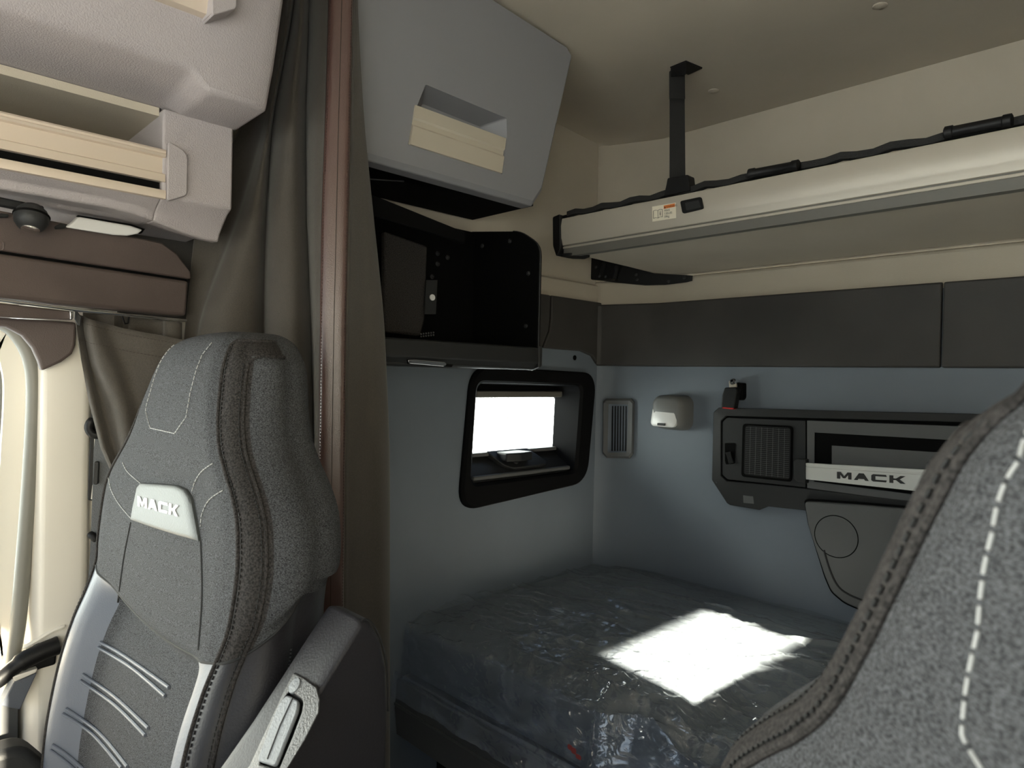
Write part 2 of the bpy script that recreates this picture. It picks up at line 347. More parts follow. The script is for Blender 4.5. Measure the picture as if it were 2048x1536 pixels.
mb = MB(); mb.lathe((-1.540, 1.530, -.290), (0, 0, 1), [(0, 0), (.020, 0), (.017, .022), (0, .022)], 16)
mb.prism(roundpoly([V((-1.572, 1.480, -.268)), V((-1.512, 1.472, -.268)), V((-1.500, 1.53, -.268)), V((-1.512, 1.592, -.268)), V((-1.572, 1.580, -.268))], .008), (0, 0, .028)); mb.build('latch_knob', M['console'], wn, bevel=.005, seg=3)
# ------------------------------------------------------------------ outside
g = MB().box((-40, -30, -2.95), (30, 30, -2.9)).build('ground', M['concrete']); struct(g)
bd = MB().box((-9, -30, -2.9), (-8.5, 30, 4.5)).build('building_facade', M['facade']); tag(bd, 'pale panelled building wall seen through the sleeper window', 'building')
bd['kind'] = 'structure'
mb = MB()
for y in (4.6, 4.92, 7.95, 8.27, 11.3, 11.62): mb.box((-8.5, y, -2.9), (-8.493, y+.022, 4.5))
for z in (-.73, -2.2, .75, 2.2): mb.box((-8.5, -30, z), (-8.494, 30, z+.018))
mb.build('joint_lines', M['facadeline'], bd)

# ------------------------------------------------------------------ overhead shelf on the left (over the door)
sh = thing('overhead_shelf', 'pale grey moulded overhead shelf unit above the passenger door', 'shelf', (-1.25, .2, .3))
ye, yf0 = .50, -.75
A = [(-1.02, .78), (-1.046, .603), (-1.078, .50), (-1.088, .470), (-1.103, .439)]
mb = MB()
# upper body: nose is cut away over the lower opening
def upper(y, cut):
    zn = .439+.024*cut; xn = -1.103+.004*cut
    return [V((-1.015, y, .80)), V((-1.046, y, .603)), V((-1.078, y, .50)), V((-1.090, y, .474)), V((xn, y, zn)), V((-1.229, y, .437+.010*cut)), V((-1.5, y, .44+.01*cut)), V((-1.5, y, .80))]
rings = [upper(yf0, 1), upper(.3, 1), upper(.372, 1), upper(.400, 0), upper(.47, 0), [V((p.x-.012*(p.x > -1.3), ye, p.z)) for p in upper(ye, 0)]]
mb.loft(rings).build('upper_body', M['shelf'], sh, bevel=.008, seg=3, angle=50)
# lower body with an opening
def slab(ya, yb, prof): return [[V((x, y, z)) for x, z in prof] for y in (ya, yb)]
def lowp(y, top):
    b = .266-.026*sst(.30, .49, y); k = sst(.30, .49, y)
    return [V((x, y, z)) for x, z in ((-1.229, top), (-1.229, .292), (-1.248, .283), (-1.262-.02*k, b+.014), (-1.268-.022*k, b), (-1.315, b+.002), (-1.325, .262), (-1.46, .262), (-1.46, top))]
mb = MB(); mb.loft([lowp(y, .440) for y in (.372, .40, .43, .46, .49)])
mb.loft([lowp(y, .300) for y in (yf0, .30, .34, .374)])
mb.build('lower_body', M['shelf'], sh, bevel=.005, seg=3, angle=50)
MB().box((-1.455, yf0, .30), (-1.44, .372, .445)).build('compartment_back', M['liner'], sh)
MB().box((-1.44, yf0, .432), (-1.25, .372, .446)).build('compartment_top', M['liner'], sh)
mb = MB(); mb.prism(roundpoly([V((-1.231, .378, .385)), V((-1.231, .404, .375)), V((-1.231, .410, .365)), V((-1.231, .410, .300)), V((-1.231, .378, .284))], .006), (.010, 0, 0)); mb.build('rail_bracket', M['shelf'], sh, bevel=.004, seg=3)
def rail_alu(x, zt, zb, y1, name):
    h = zt-zb
    prof = [(x-.006, zt), (x+.002, zt), (x+.004, zt-.06*h), (x+.003, zt-.12*h), (x+.005, zt-.15*h), (x+.003, zt-.22*h), (x-.003, zt-.25*h), (x-.003, zt-.72*h), (x+.001, zt-.76*h), (x+.002, zb), (x-.008, zb)]
    return MB().loft(slab(yf0, y1, prof)).build(name, M['alu'], sh, angle=25)
rail_alu(-1.228, .370, .316, .376, 'shelf_rail')
MB().loft(slab(yf0, .377, [(-1.226, .302), (-1.224, .295), (-1.226, .288), (-1.236, .288), (-1.236, .302)])).build('lower_lip_rail', M['alu'], sh)
MB().box((-1.30, yf0, .302), (-1.238, .37, .317)).build('shadow_gap', M['matte'], sh)
# upper opening: rails and bracket at the top edge of the picture
fx = -1.046
MB().loft(slab(yf0, .372, [(fx-.02, .640), (fx+.006, .640), (fx+.004, .596), (fx+.002, .566), (fx-.03, .566)])).build('shelf_rail', M['alu'], sh, angle=25)
MB().loft(slab(yf0, .376, [(fx-.022, .553), (fx-.0, .556), (fx-.006, .534), (fx-.024, .533)])).build('lower_lip_rail', M['alu'], sh)
MB().loft(slab(yf0, .372, [(fx-.03, .566), (fx-.004, .566), (fx-.006, .555), (fx-.03, .555)])).build('shadow_gap', M['matte'], sh)
mb = MB(); mb.prism(roundpoly([V((fx-.030, .376, .66)), V((fx-.030, .412, .66)), V((fx-.030, .412, .548)), V((fx-.030, .376, .524))], .006), (.046, 0, 0)); mb.build('rail_bracket', M['shelf'], sh, bevel=.006, seg=3)

# header panel under the shelf
hdx = lambda y: -1.38+(y-.47)*(-.085/.309)
hd = thing('header_panel', 'dark brown header panel over the passenger door window', 'trim panel', (-1.34, .2, .17))
def hpoly(pts, d): return [V((hdx(y)+d, y, z)) for y, z in pts]
mb = MB(); mb.prism(hpoly([(-.75, .178), (-.75, .243), (.415, .238), (.445, .222), (.472, .192), (.474, .178)], 0), (-.05, 0, 0)); mb.build('upper_cover', M['header'], hd, bevel=.003)
mb = MB(); mb.prism(hpoly([(-.75, .108), (-.75, .174), (.470, .174), (.466, .105)], -.004), (-.05, 0, 0)); mb.build('lower_cover', M['header'], hd, bevel=.006, seg=3)
mb = MB(); mb.prism(hpoly([(-.75, .172), (-.75, .18), (.468, .18), (.468, .172)], -.010), (-.04, 0, 0)); mb.build('cover_gap', M['matte'], hd)
mb = MB(); p0 = onx(0, 490, hdx(.17)); mb.tube(roundpoly([V((hdx(p0.y)+.001, p0.y+dy, p0.z+dz)) for dy, dz in ((-.03, .006), (.004, .006), (.004, -.008), (-.03, -.008))], .004), .0008, 6); mb.build('embossed_mark', M['header'], hd)
MB().prism(hpoly([(-.75, .246), (.22, .244), (.22, .258), (-.75, .258)], .010), (-.012, 0, 0)).build('lamp_strip', M['console'], hd, bevel=.003)
# dome lamp lens and swivel spot lamp
def hp(px, py, d=0.):
    # on the header plane
    r = ray(px, py); k = -.085/.309; t = (-1.38-.47*k+d)/(r.x-k*r.y); return r*t
dl = thing('dome_lamp', 'white wedge-shaped dome lamp lens under the overhead shelf', 'lamp', hp(210, 455, .02))
poly = [hp(*a, .020) for a in ((158, 434), (215, 444), (262, 452), (286, 460), (276, 468), (255, 472), (225, 470), (132, 455), (143, 448))]
MB().prism(poly, (-.018, 0, .004)).build('lens', M['lens'], dl, bevel=.003, seg=3)
poly = [hp(*a, .014) for a in ((156, 430), (215, 440), (262, 448), (290, 458), (284, 466), (262, 460), (215, 450), (158, 440))]
MB().prism(poly, (-.012, 0, 0)).build('surround', M['matte'], dl)
sl = thing('spot_lamp', 'small round black swivel spot lamp left of the dome lamp', 'lamp', hp(64, 445, .01))
c = hp(64, 442, .027); ax = (V((.25, -.1, -1))).normalized()
MB().lathe(c+V((0, 0, .016)), ax, [(0, -.010), (.012, -.008), (.020, 0), (.0235, .010), (.0225, .020), (.017, .029), (.013, .031)], 28).build('ball_shell', M['console'], sl)
MB().lathe(c+V((0, 0, .016)), ax, [(0, .028), (.0125, .029), (.0125, .032), (.006, .034), (0, .034)], 24).build('spot_lens', M['chrome'], sl)
MB().lathe(c+V((0, 0, .016)), ax, [(.0240, .007), (.0246, .008), (.0246, .0095), (.0240, .0105)], 28).build('seam_ring', M['matte'], sl)
sw = thing('lamp_switch', 'tiny black rocker switch between spot lamp and dome lamp', 'switch', hp(122, 452, .015))
MB().prism([hp(*a, .015) for a in ((110, 452), (122, 446), (134, 450), (130, 456), (112, 457))], (-.01, 0, 0)).build('rocker', M['console'], sw, bevel=.001)
sw2 = thing('lamp_switch', 'tiny black rocker switch left of the spot lamp', 'switch', hp(8, 430, .015))
MB().prism([hp(*a, .015) for a in ((-4, 430), (2, 426), (18, 428), (17, 434), (0, 434))], (-.01, 0, 0)).build('rocker', M['console'], sw2, bevel=.001)

# curtain rail below the header
rl = thing('curtain_rail', 'slim metal curtain rail under the brown header panel', 'rail', (-1.36, .2, .1))
MB().tube([hp(-300, 559, .0), hp(0, 601, .0), hp(150, 620, .0), hp(372, 641, -.002)], .0028, 8).build('rail_tube', M['chrome'], rl)
MB().prism([hp(*a, -.02) for a in ((-300, 566), (0, 606), (143, 622), (146, 640), (0, 634), (-300, 600))], (-.02, 0, 0)).build('rail_cover', M['header'], rl, bevel=.002)
MB().prism([hp(*a, -.012) for a in ((139, 616), (147, 616), (147, 637), (141, 638))], (-.01, 0, 0)).build('end_stop', M['chrome'], rl, bevel=.001)
struct(MB().box((-1.476, .37, .10), (-1.462, .60, .395)).build('dark_gap_filler', M['band']), 'added dark filler panel for the dark gap behind the header panel, beside the gathered curtain', 'filler panel')  # added dark panel, its colour stands in for the dark gap beside the curtain
# corner cover of the pillar
mb = MB()
cv = [onx(*a, -1.445) for a in ((-500, 632), (0, 636), (100, 642), (148, 646), (146, 690), (139, 708), (118, 724), (78, 742), (72, 722), (60, 696), (40, 672), (8, 655), (-60, 648), (-500, 646))]
mb.prism(cv, (.022, 0, 0)); cc = mb.build('trim_6', M['header'], bevel=.006, seg=3); struct(cc, 'brown plastic corner cover above the ivory door pillar', 'trim cover')

# ------------------------------------------------------------------ curtains
def curtain_grid(cols, keys, nu=6, nv=40):
    # cols: per column (px at each key py, distance); keys: py values
    n = len(cols)
    cu = []
    P = []
    for j in range(nv+1):
        t = j/nv; py = keys[0]+(keys[-1]-keys[0])*t
        row = []
        for c in cols:
            px = float(np.interp(py, keys, c[0])); d = float(np.interp(py, keys, c[1])) if isinstance(c[1], (list, tuple)) else c[1]
            row.append(far(px, py, d))
        P.append(smooth_line(row, nu))
    # soften down the length
    for _ in range(3):
        Q = [list(r) for r in P]
        for j in range(1, nv):
            for i in range(len(P[0])): Q[j][i] = (P[j-1][i]+P[j][i]*2+P[j+1][i])*.25
        P = Q
    return P
K = [-160, 0, 240, 430, 640, 900, 1200, 1700]
cols = [([560, 556, 490, 392, 372, 350, 340, 330], [1.56, 1.56, 1.52, 1.51, 1.50, 1.5, 1.5, 1.5]), ([572, 570, 515, 432, 384, 365, 350, 340], [1.53, 1.53, 1.51, 1.495, 1.49, 1.49, 1.49, 1.49]), ([576, 575, 530, 472, 396, 375, 360, 350], 1.475),
        ([578, 577, 534, 486, 405, 370, 370, 360], 1.44), ([583, 582, 538, 508, 445, 430, 420, 410], 1.41),
        ([589, 588, 541, 524, 500, 500, 500, 500], 1.425), ([592, 591, 545, 532, 527, 528, 530, 530], 1.475),
        ([596, 595, 553, 540, 536, 540, 545, 545], 1.425), ([602, 601, 572, 560, 560, 565, 570, 570], 1.385),
        ([609, 608, 590, 586, 592, 598, 600, 600], 1.378), ([616, 615, 606, 606, 614, 622, 620, 620], 1.41),
        ([620, 619, 612, 613, 622, 628, 626, 624], 1.44), ([627, 626, 618, 618, 626, 630, 628, 626], 1.39),
        ([640, 640, 632, 628, 631, 631, 629, 627], 1.35), ([655, 655, 648, 641, 638, 635, 632, 629], 1.33),
        ([672, 670, 661, 656, 650, 644, 640, 636], 1.318), ([706, 704, 698, 695, 690, 688, 686, 684], 1.316),
        ([712, 708, 706, 703, 700, 698, 698, 696], 1.325), ([716, 711, 716, 722, 728, 735, 738, 738], [1.33, 1.33, 1.335, 1.35, 1.36, 1.36, 1.36, 1.36]),
        ([718, 712, 724, 738, 750, 762, 766, 766], [1.335, 1.335, 1.345, 1.37, 1.38, 1.38, 1.38, 1.38]), ([719, 713, 727, 746, 768, 779, 779, 779], [1.34, 1.34, 1.35, 1.39, 1.41, 1.41, 1.41, 1.41]), ([712, 707, 722, 740, 760, 770, 770, 770], [1.345, 1.345, 1.355, 1.40, 1.43, 1.43, 1.43, 1.43])]
P = curtain_grid(cols, K, 5, 60)
for j, r in enumerate(P):          # small cloth ripples
    for i, p in enumerate(r):
        w = noise.noise(V((p.x*14, p.y*14, p.z*5)))*.006
        r[i] = p*(1+w/1.4)
MB_c = MB(); MB_c.grid(P)
cu = MB_c.build('sleeper_curtain', M['curtain'], angle=70, thick=.002); tag(cu, 'tall gathered dark olive sleeper curtain behind the passenger seat', 'curtain')
# leatherette binding along the leading edge
bc = [([658, 658, 651, 644, 641, 638, 635, 632], 1.314), ([665, 665, 657, 650, 646, 643, 640, 637], 1.306), ([685, 684, 677, 673, 668, 664, 661, 658], 1.304), ([703, 701, 695, 691, 687, 685, 683, 681], 1.305), ([707, 705, 700, 696, 691, 689, 686, 684], 1.312)]
P2 = curtain_grid(bc, K, 3, 60)
bd_ = MB().grid(P2).build('edge_binding', M['binding'], cu, thick=.002, angle=70); bd_['label'] = 'brown leatherette edge binding'
def dashes(line, step, duty, r, lift=0.):
    mb = MB(); line = [V(p) for p in line]
    L = [0.]
    for i in range(1, len(line)): L.append(L[-1]+(line[i]-line[i-1]).length)
    def at(s):
        for i in range(1, len(L)):
            if s <= L[i]: t = (s-L[i-1])/max(1e-9, L[i]-L[i-1]); return line[i-1].lerp(line[i], t)
        return line[-1]
    s = 0.
    while s < L[-1]:
        a, b = at(s), at(min(L[-1], s+step*duty)); m = at(min(L[-1], s+step*duty*.5))
        mb.tube([a, m, b], r, 5); s += step
    return mb
for k in (2, 6, 10):
    line = [r[min(len(r)-1, k)]*.9985 for r in P2]
    if k == 6: MB().tube(line, .0007, 5).build('middle_seam', M['thread'], bd_)
    else: dashes(line, .006, .6, .0006).build('edge_stitching', M['thread'], bd_)
# door curtain, gathered at the rail
dcols = [([151, 153, 163, 178, 202, 235, 260], [1.455, 1.455, 1.462, 1.472, 1.478, 1.478, 1.478]), ([158, 160, 172, 186, 209, 240, 264], 1.465), ([166, 168, 180, 205, 228, 255, 275], 1.478), ([176, 178, 196, 230, 250, 270, 285], 1.452), ([190, 194, 222, 250, 268, 285, 298], 1.447),
         ([215, 222, 250, 272, 286, 300, 312], 1.462), ([250, 258, 280, 298, 308, 320, 330], 1.456), ([290, 300, 315, 330, 338, 345, 352], 1.452), ([330, 338, 350, 360, 366, 370, 375], 1.454), ([368, 376, 386, 392, 396, 400, 404], 1.45)]
def door_curtain():
    n = len(dcols); P = []; nv = 30
    top = [(151, 628), (158, 630), (166, 632), (176, 637), (190, 641), (215, 648), (250, 657), (290, 665), (330, 672), (368, 680)]
    keys = [0, .08, .25, .45, .7, .9, 1]
    for j in range(nv+1):
        t = j/nv; row = []
        for c, tp in zip(dcols, top):
            py = tp[1]+(1010-tp[1])*t; px = float(np.interp(t, keys, c[0])); d = float(np.interp(t, keys, c[1])) if isinstance(c[1], list) else c[1]
            row.append(far(px, py, d-.04))
        P.append(smooth_line(row, 5))
    return P
P3 = door_curtain()
dc = MB().grid(P3).build('door_curtain', M['curtain'], angle=70, thick=.002); tag(dc, 'short olive door curtain bunched at the end of the rail', 'curtain')
line = [p*.998 for p in P3[1]]; dashes(line, .006, .6, .0005).build('hem_stitching', M['thread'], dc)
line = [p*.998 for p in P3[4]]; dashes(line, .006, .6, .0005).build('hem_stitching', M['thread'], dc)
mb = MB(); mb.prism([far(*a, 1.405) for a in ((150, 617), (157, 626), (163, 634), (161, 652), (155, 650), (149, 638))], far(155, 640, 1.42)-far(155, 640, 1.405)); mb.build('end_clip', M['console'], dc, bevel=.001)
# the loop of the same curtain still on the rail
rows = []
for t in np.linspace(0, 1, 8):
    row = []
    for px, d in ((166, 1.46), (200, 1.475), (228, 1.462), (245, 1.48), (262, 1.468), (300, 1.482), (325, 1.475), (331, 1.455), (345, 1.448), (360, 1.455), (363, 1.48)):
        pyt = 622+(px-166)*.115; row.append(far(px, pyt+t*46, d))
    rows.append(smooth_line(row, 4))
MB().grid(rows).build('rail_heading', M['curtain'], dc, thick=.002)
MB().tube([far(243, 628, 1.455), far(247, 640, 1.45), (far(250, 648, 1.45)), far(256, 646, 1.455), far(258, 632, 1.458)], .0016, 6).build('curtain_hook', M['black'], dc)

# ------------------------------------------------------------------ overhead cabinet and open shelf box on the left wall
cb = thing('overhead_cabinet', 'grey overhead cabinet with a beige handle beside the curtain', 'cabinet', (-1.35, 1.0, .45))
yc0, yc1 = .70, 1.30
xb = lambda z: -1.222+(z-.448)*(.055/.42)        # front leans outward to the top
ct = .90
mb = MB()
mb.prism([V((-1.495, yc0, .472)), V((-1.495, yc1-.01, .472)), V((-1.495, yc1+.04, .855)), V((-1.495, yc0, .885))], (.235, 0, 0))
mb.build('carcass', M['cabinet'], cb)
MB().box((-1.495, yc0, .458), (-1.25, yc1-.005, .472)).build('underside', M['matte'], cb)
# door: big moulded panel with a pocket
hp_ = [onx(*a, xb(.57)) for a in ((850, 170), (1014, 240), (1017, 290), (1004, 346), (824, 287), (833, 228))]
dz0, dz1 = .449, .895
def cab_ring(d, ins, zadd=0.):
    pts = [(yc0, dz0+ins), (yc1-.03-ins*.6, dz0+ins), (yc1-ins, dz0+.045+ins*.4), (yc1+.055-ins, .852-ins*.3), (yc1+.035-ins, .864-ins*.2), (yc0, .897-ins*.2)]
    return [V((xb(z)+d, y, z)) for y, z in pts]
mb = MB()
# face with a real rectangular pocket cut in: build face ring outer + pocket outline
out = cab_ring(0, .012)
pk = [V((xb(p.z), p.y, p.z)) for p in [V((0, .893, .637)), V((0, 1.140, .634)), V((0, 1.150, .585)), V((0, 1.146, .502)), V((0, .862, .502)), V((0, .870, .57))]]
def bridge(mb, A, B): mb.loft([A, B], caps=False)
# match point counts (6 each)
out6 = [out[5], out[4], out[3], out[2], out[1], out[0]]      # top-left .. clockwise
out6 = [out[5], out[3], out[2], out[1], out[0], V((xb(.57), yc0, .57))]
pk6 = pk
back = [V((p.x-.010, p.y, p.z)) for p in cab_ring(-.004, 0)]
side = [V((p.x-.045, p.y, p.z)) for p in cab_ring(0, 0)]
edge = cab_ring(-.010, .0)
vs = []; 
mb.add([*out6, *pk6], [(i, (i+1) % 6, 6+(i+1) % 6, 6+i) for i in range(6)])
mb.add([out[3], out[4], out[5]], [(0, 1, 2)])
rings = [out, edge, side]
mb.loft(rings, caps=False)
pin = [p+V((-.006, 0, 0)) for p in pk]
cy = sum((p.y for p in pk))/6; 
deep = []
for p in pk:
    top = p.z > .6
    deep.append(V((xb(p.z)-.050, p.y+(.030 if p.y < 1 else -.042), p.z-(.02 if top else -.012))))
mb.loft([pk, [p+V((-.003, (-.0 if p.y < 1 else -.001), 0)) for p in pk], deep], caps=False); mb.add(deep, [tuple(range(6))])
door = mb.build('door', M['cabinet'], cb, bevel=.006, seg=3, angle=30)
mb = MB()
hz = [(.502, .006), (.541, .006), (.546, .001), (.556, .001), (.560, .005), (.586, .004), (.586, -.006), (.502, -.006)]
ring = lambda y, sk: [V((xb(z)+d, y+sk*(z-.502), z)) for z, d in hz]
mb.loft([ring(.864, .06), ring(1.140, .03)]); mb.build('handle', M['handle'], door, angle=25)
mb = MB(); mb.tube(smooth_line([V((-1.40, .80, .456)), V((-1.36, .83, .450)), V((-1.33, .87, .449)), V((-1.31, .92, .453))], 5), .0022, 6); mb.build('pull_wire', M['black'], cb)

tv = thing('open_shelf_box', 'open black metal shelf box under the overhead cabinet', 'shelf', (-1.36, 1.0, .05))
xf = -1.225
ty0, ty1 = .80, 1.30
def box_side(y):
    return roundpoly([V((-1.5, y, .425)), V((-1.30, y, .398)), V((xf, y, .352)), V((xf, y, .03)), V((-1.5, y, .03))], [0, .03, .03, .02, 0])
MB().prism(box_side(ty1-.004), (0, .012, 0)).build('side_panel', M['matte'], tv, bevel=.002)
MB().tube([p+V((.001, 0, 0)) for p in box_side(ty1)[1:-1]], .0022, 6).build('panel_edge', M['console'], tv)
MB().box((-1.498, ty0, .05), (-1.486, ty1, .42)).build('back_panel', M['matte'], tv)
MB().box((-1.49, ty0, .022), (xf-.01, ty1, .055)).build('bottom_panel', M['console'], tv, bevel=.004)
MB().prism([V((xf-.012, ty0, .082)), V((xf+.004, ty0, .078)), V((xf+.006, ty0, .040)), V((xf-.02, ty0, .020)), V((xf-.04, ty0, .022)), V((xf-.03, ty0, .07))], (0, ty1-ty0, 0)).build('front_lip', M['console'], tv, bevel=.003)
MB().prism(roundpoly([V((xf+.007, ty1-.003, .085)), V((xf+.007, ty1-.003, .030)), V((xf-.03, ty1-.003, .018)), V((xf-.05, ty1-.003, .03)), V((xf-.05, ty1-.003, .085))], .006), (0, .014, 0)).build('end_cap', M['console'], tv, bevel=.003)
MB().prism([V((-1.26, ty0, .390)), V((-1.26, 1.07, .352)), V((-1.26, 1.07, .325)), V((-1.26, ty0, .345))], (-.012, 0, 0)).build('top_flange', M['matte'], tv, bevel=.002)
MB().prism([onx(*a, -1.40) for a in ((770, 462), (856, 492), (850, 640), (842, 672), (770, 664))], (-.02, 0, 0)).build('fabric_pad', M['fabricdark'], tv, bevel=.006)
MB().prism([onx(*a, -1.385) for a in ((853, 560), (875, 560), (872, 628), (850, 628))], (-.004, 0, 0)).build('latch_plate', M['console'], tv)
MB().lathe(onx(864, 595, -1.384), (1, 0, 0), [(0, 0), (.008, 0), (.008, .003), (0, .004)], 20).build('white_plug', M['lens'], tv)
mb = MB()
for k in range(12):
    p = onx(842+(k % 6)*5, 668+(k//6)*5-(k % 6)*.6, -1.375); mb.lathe(p, (1, 0, 0), [(0, 0), (.0024, 0), (.0018, .002), (0, .002)], 8)
mb.build('vent_pattern', M['consolegrey'], tv)
mb = MB()
bolts = [(965, 492), (1020, 482), (1057, 547), (1052, 652)]
for a in bolts:
    p = ony(*a, ty1-.006); MB().lathe(p, (0, -1, 0), [(0, 0), (.0065, 0), (.006, .002), (.004, .004), (.002, .004), (0, .002)], 16).build('bolt', M['console'], tv)
for a in ((875, 507), (875, 528), (895, 515), (938, 508), (933, 610), (864, 553)):
    p = onx(*a, -1.484); 
    if a[0] > 930: p = ony(*a, ty1-.006)
    MB().lathe(p, (0, -1, 0) if a[0] > 930 else (1, 0, 0), [(0, 0), (.007, 0), (.0065, .002), (.004, .004), (.002, .004), (0, .002)], 16).build('bolt', M['console'], tv)
lt = thing('strip_light', 'small chrome strip light under the black shelf box', 'light', onx(855, 727, xf))
MB().prism(roundpoly([onx(*a, xf+.009) for a in ((816, 720), (830, 719), (890, 724), (894, 729), (888, 733), (818, 727))], .003), (-.003, 0, 0)).build('lens', M['chrome'], lt, bevel=.0015)
MB().prism([onx(*a, xf+.0085) for a in ((814, 719), (906, 729), (904, 734), (816, 728))], (-.002, 0, 0)).build('housing', M['matte'], lt)

# ------------------------------------------------------------------ upper bunk
bk = thing('upper_bunk', 'upper bunk with a long pale aluminium front rail under the ceiling', 'bunk', (-.4, 1.6, .36))
yb = 1.46; xe0, xe1 = -1.30, .60
prof = [(yb+.030, .464), (yb+.004, .462), (yb-.001, .440), (yb, .404), (yb+.002, .400), (yb+.006, .384), (yb+.030, .382), (yb+.03, .464)]
MB().loft([[V((x, y, z)) for y, z in prof] for x in (xe0, xe1)]).build('front_rail', M['rail'], bk, bevel=.0015, angle=25)
MB().box((xe0+.01, yb+.008, .352), (xe1, yb+.03, .384)).build('rail_groove', M['railgroove'], bk)
MB().box((xe0+.01, yb+.004, .374), (xe1, yb+.016, .380)).build('bright_bead', M['rail'], bk, bevel=.001)
und = [V((-1.262, yb+.014, .357)), V((xe1, yb+.014, .357)), V((xe1, 1.955, .352)), V((-1.16, 1.955, .352)), V((-1.225, 1.92, .350)), V((-1.25, 1.86, .350))]
MB().prism(und, (0, 0, .06)).build('bottom_panel', M['liner'], bk, bevel=.008, seg=3)
MB().prism([V((-1.24, 1.49, .41)), V((xe1, 1.49, .41)), V((xe1, 1.955, .41)), V((-1.15, 1.955, .41))], (0, 0, .035)).build('upper_mattress', M['mattress'], bk, bevel=.01)
capp = roundpoly([V((xe0-.026, yb-.004, .470)), V((xe0+.004, yb-.006, .474)), V((xe0+.008, yb-.006, .37)), V((xe0-.006, yb-.006, .352)), V((xe0-.022, yb-.004, .385))], .006)
MB().prism(capp, (0, .06, 0)).build('end_cap', M['black'], bk, bevel=.003)
MB().prism([V((-1.292, yb-.004, .352)), V((-1.252, yb+.010, .352)), V((-1.230, yb+.055, .350)), V((-1.262, yb+.07, .350)), V((-1.295, yb+.05, .352))], (0, 0, .008)).build('corner_foot', M['black'], bk, bevel=.002)
MB().prism(roundpoly([ony(*a, yb-.001) for a in ((1362, 403), (1404, 394), (1409, 418), (1367, 428))], .006), (0, -.006, 0)).build('release_latch', M['black'], bk, bevel=.0015)
MB().prism(roundpoly([ony(*a, yb-.007) for a in ((1370, 406), (1398, 400), (1402, 415), (1373, 421))], .002), (0, -.0015, 0)).build('release_button', M['console'], bk, bevel=.0008)
# warning label with its printing
q = [ony(*a, yb-.0012) for a in ((1304.5, 413.5), (1352, 405), (1352.5, 436), (1305, 443.5))]
lb = MB().prism(q, (0, -.0006, 0)).build('warning_label', M['label'], bk)
def lab(u, v, d=.0024): 
    a = q[0].lerp(q[1], u); b = q[3].lerp(q[2], u); p = a.lerp(b, v); return V((p.x, yb-d, p.z))
mb = MB(); mb.add([lab(*a) for a in ((.50, .07), (.96, .05), (.96, .27), (.50, .29))], [(0, 1, 2, 3)]); mb.build('orange_band', M['orange'], lb)
ax = (q[1]-q[0]).normalized(); ay = (q[0]-q[3]).normalized(); hgt = (q[0]-q[3]).length
mb = MB()
for txt, u, v, s in (('WARNING', .60, .25, .17), ('MAX', .52, .48, .20), ('130LBS', .52, .68, .20), ('59kg', .52, .88, .20)):
    text_mesh(mb, txt, lab(u, v, .0030), ax, ay, s*hgt, (0, -1, 0), .0)
mb.add([lab(*a, .0030) for a in ((.515, .27), (.59, .26), (.553, .11))], [(0, 1, 2)])
for seg_ in (((.06, .30), (.16, .28), (.255, .32), (.35, .26), (.44, .30)), ((.06, .80), (.16, .77), (.255, .82), (.35, .76), (.44, .79)), ((.06, .30), (.06, .80)), ((.255, .32), (.255, .82)), ((.44, .30), (.44, .79))):
    mb.tube([lab(*a, .0028) for a in seg_], .0005, 4)
mb.add([lab(*a, .0030) for a in ((.335, .45), (.365, .445), (.365, .68), (.335, .685))], [(0, 1, 2, 3)]); mb.add([lab(*a, .0030) for a in ((.335, .37), (.365, .365), (.365, .41), (.335, .415))], [(0, 1, 2, 3)])
mb.build('printing', M['ink'], lb)

# strap from ceiling to bunk
sp = thing('bunk_strap', 'vertical black webbing strap holding the bunk to the ceiling', 'strap', (-.93, 1.47, .47))
rb = ray(1370, 135); tp = rb*((.832+.06*1.97)/(rb.z+.06*rb.y))
pa = ony(1357, 360, yb+.03); pb = tp+V((0, 0, -.03)); 
wv = V((.7, .7, 0)).normalized()
def ribbon(pts, w, wv, th=.0025):
    mb = MB(); rings = []
    for p in pts: p = V(p); n = V((wv.y, -wv.x, 0)); rings.append([p-wv*w/2-n*th/2, p+wv*w/2-n*th/2, p+wv*w/2+n*th/2, p-wv*w/2+n*th/2])
    return mb.loft(rings)
L = [far(1355, 372, math.hypot(pa.x, pa.y)).lerp(far(1354, 150, math.hypot(pb.x, pb.y)), t) for t in np.linspace(0, 1, 12)]
ribbon(L, .040, wv).build('webbing', M['web'], sp)
ribbon([L[11]+V((0, 0, .010)), L[11], L[10], L[9], L[8]+V((0, 0, .012))], .042, wv, .008).build('sewn_loop', M['web'], sp, bevel=.002)
br = MB(); c0 = far(1356, 145, math.hypot(pb.x, pb.y))
def on_ceiling(px, py):
    r = ray(px, py); return r*((.832+.06*1.97)/(r.z+.06*r.y))
br.prism([on_ceiling(*a)+V((0, 0, -.0045)) for a in ((1340, 133), (1372, 120), (1405, 134), (1377, 147))], (0, 0, .004))
e0, e1 = on_ceiling(1341, 134)+V((0, 0, -.004)), on_ceiling(1371, 122)+V((0, 0, -.004))
br.prism([e0, e1, e1+V((0, 0, -.034)), e0+V((0, 0, -.024))], (.004, -.003, 0))
br.build('ceiling_bracket', M['black'], sp, bevel=.001)
MB().prism(roundpoly([ony(*a, yb+.012) for a in ((1335, 356), (1376, 349), (1379, 372), (1380, 382), (1327, 392), (1332, 372))], .004), (0, .03, 0)).build('lower_buckle', M['black'], sp, bevel=.002)
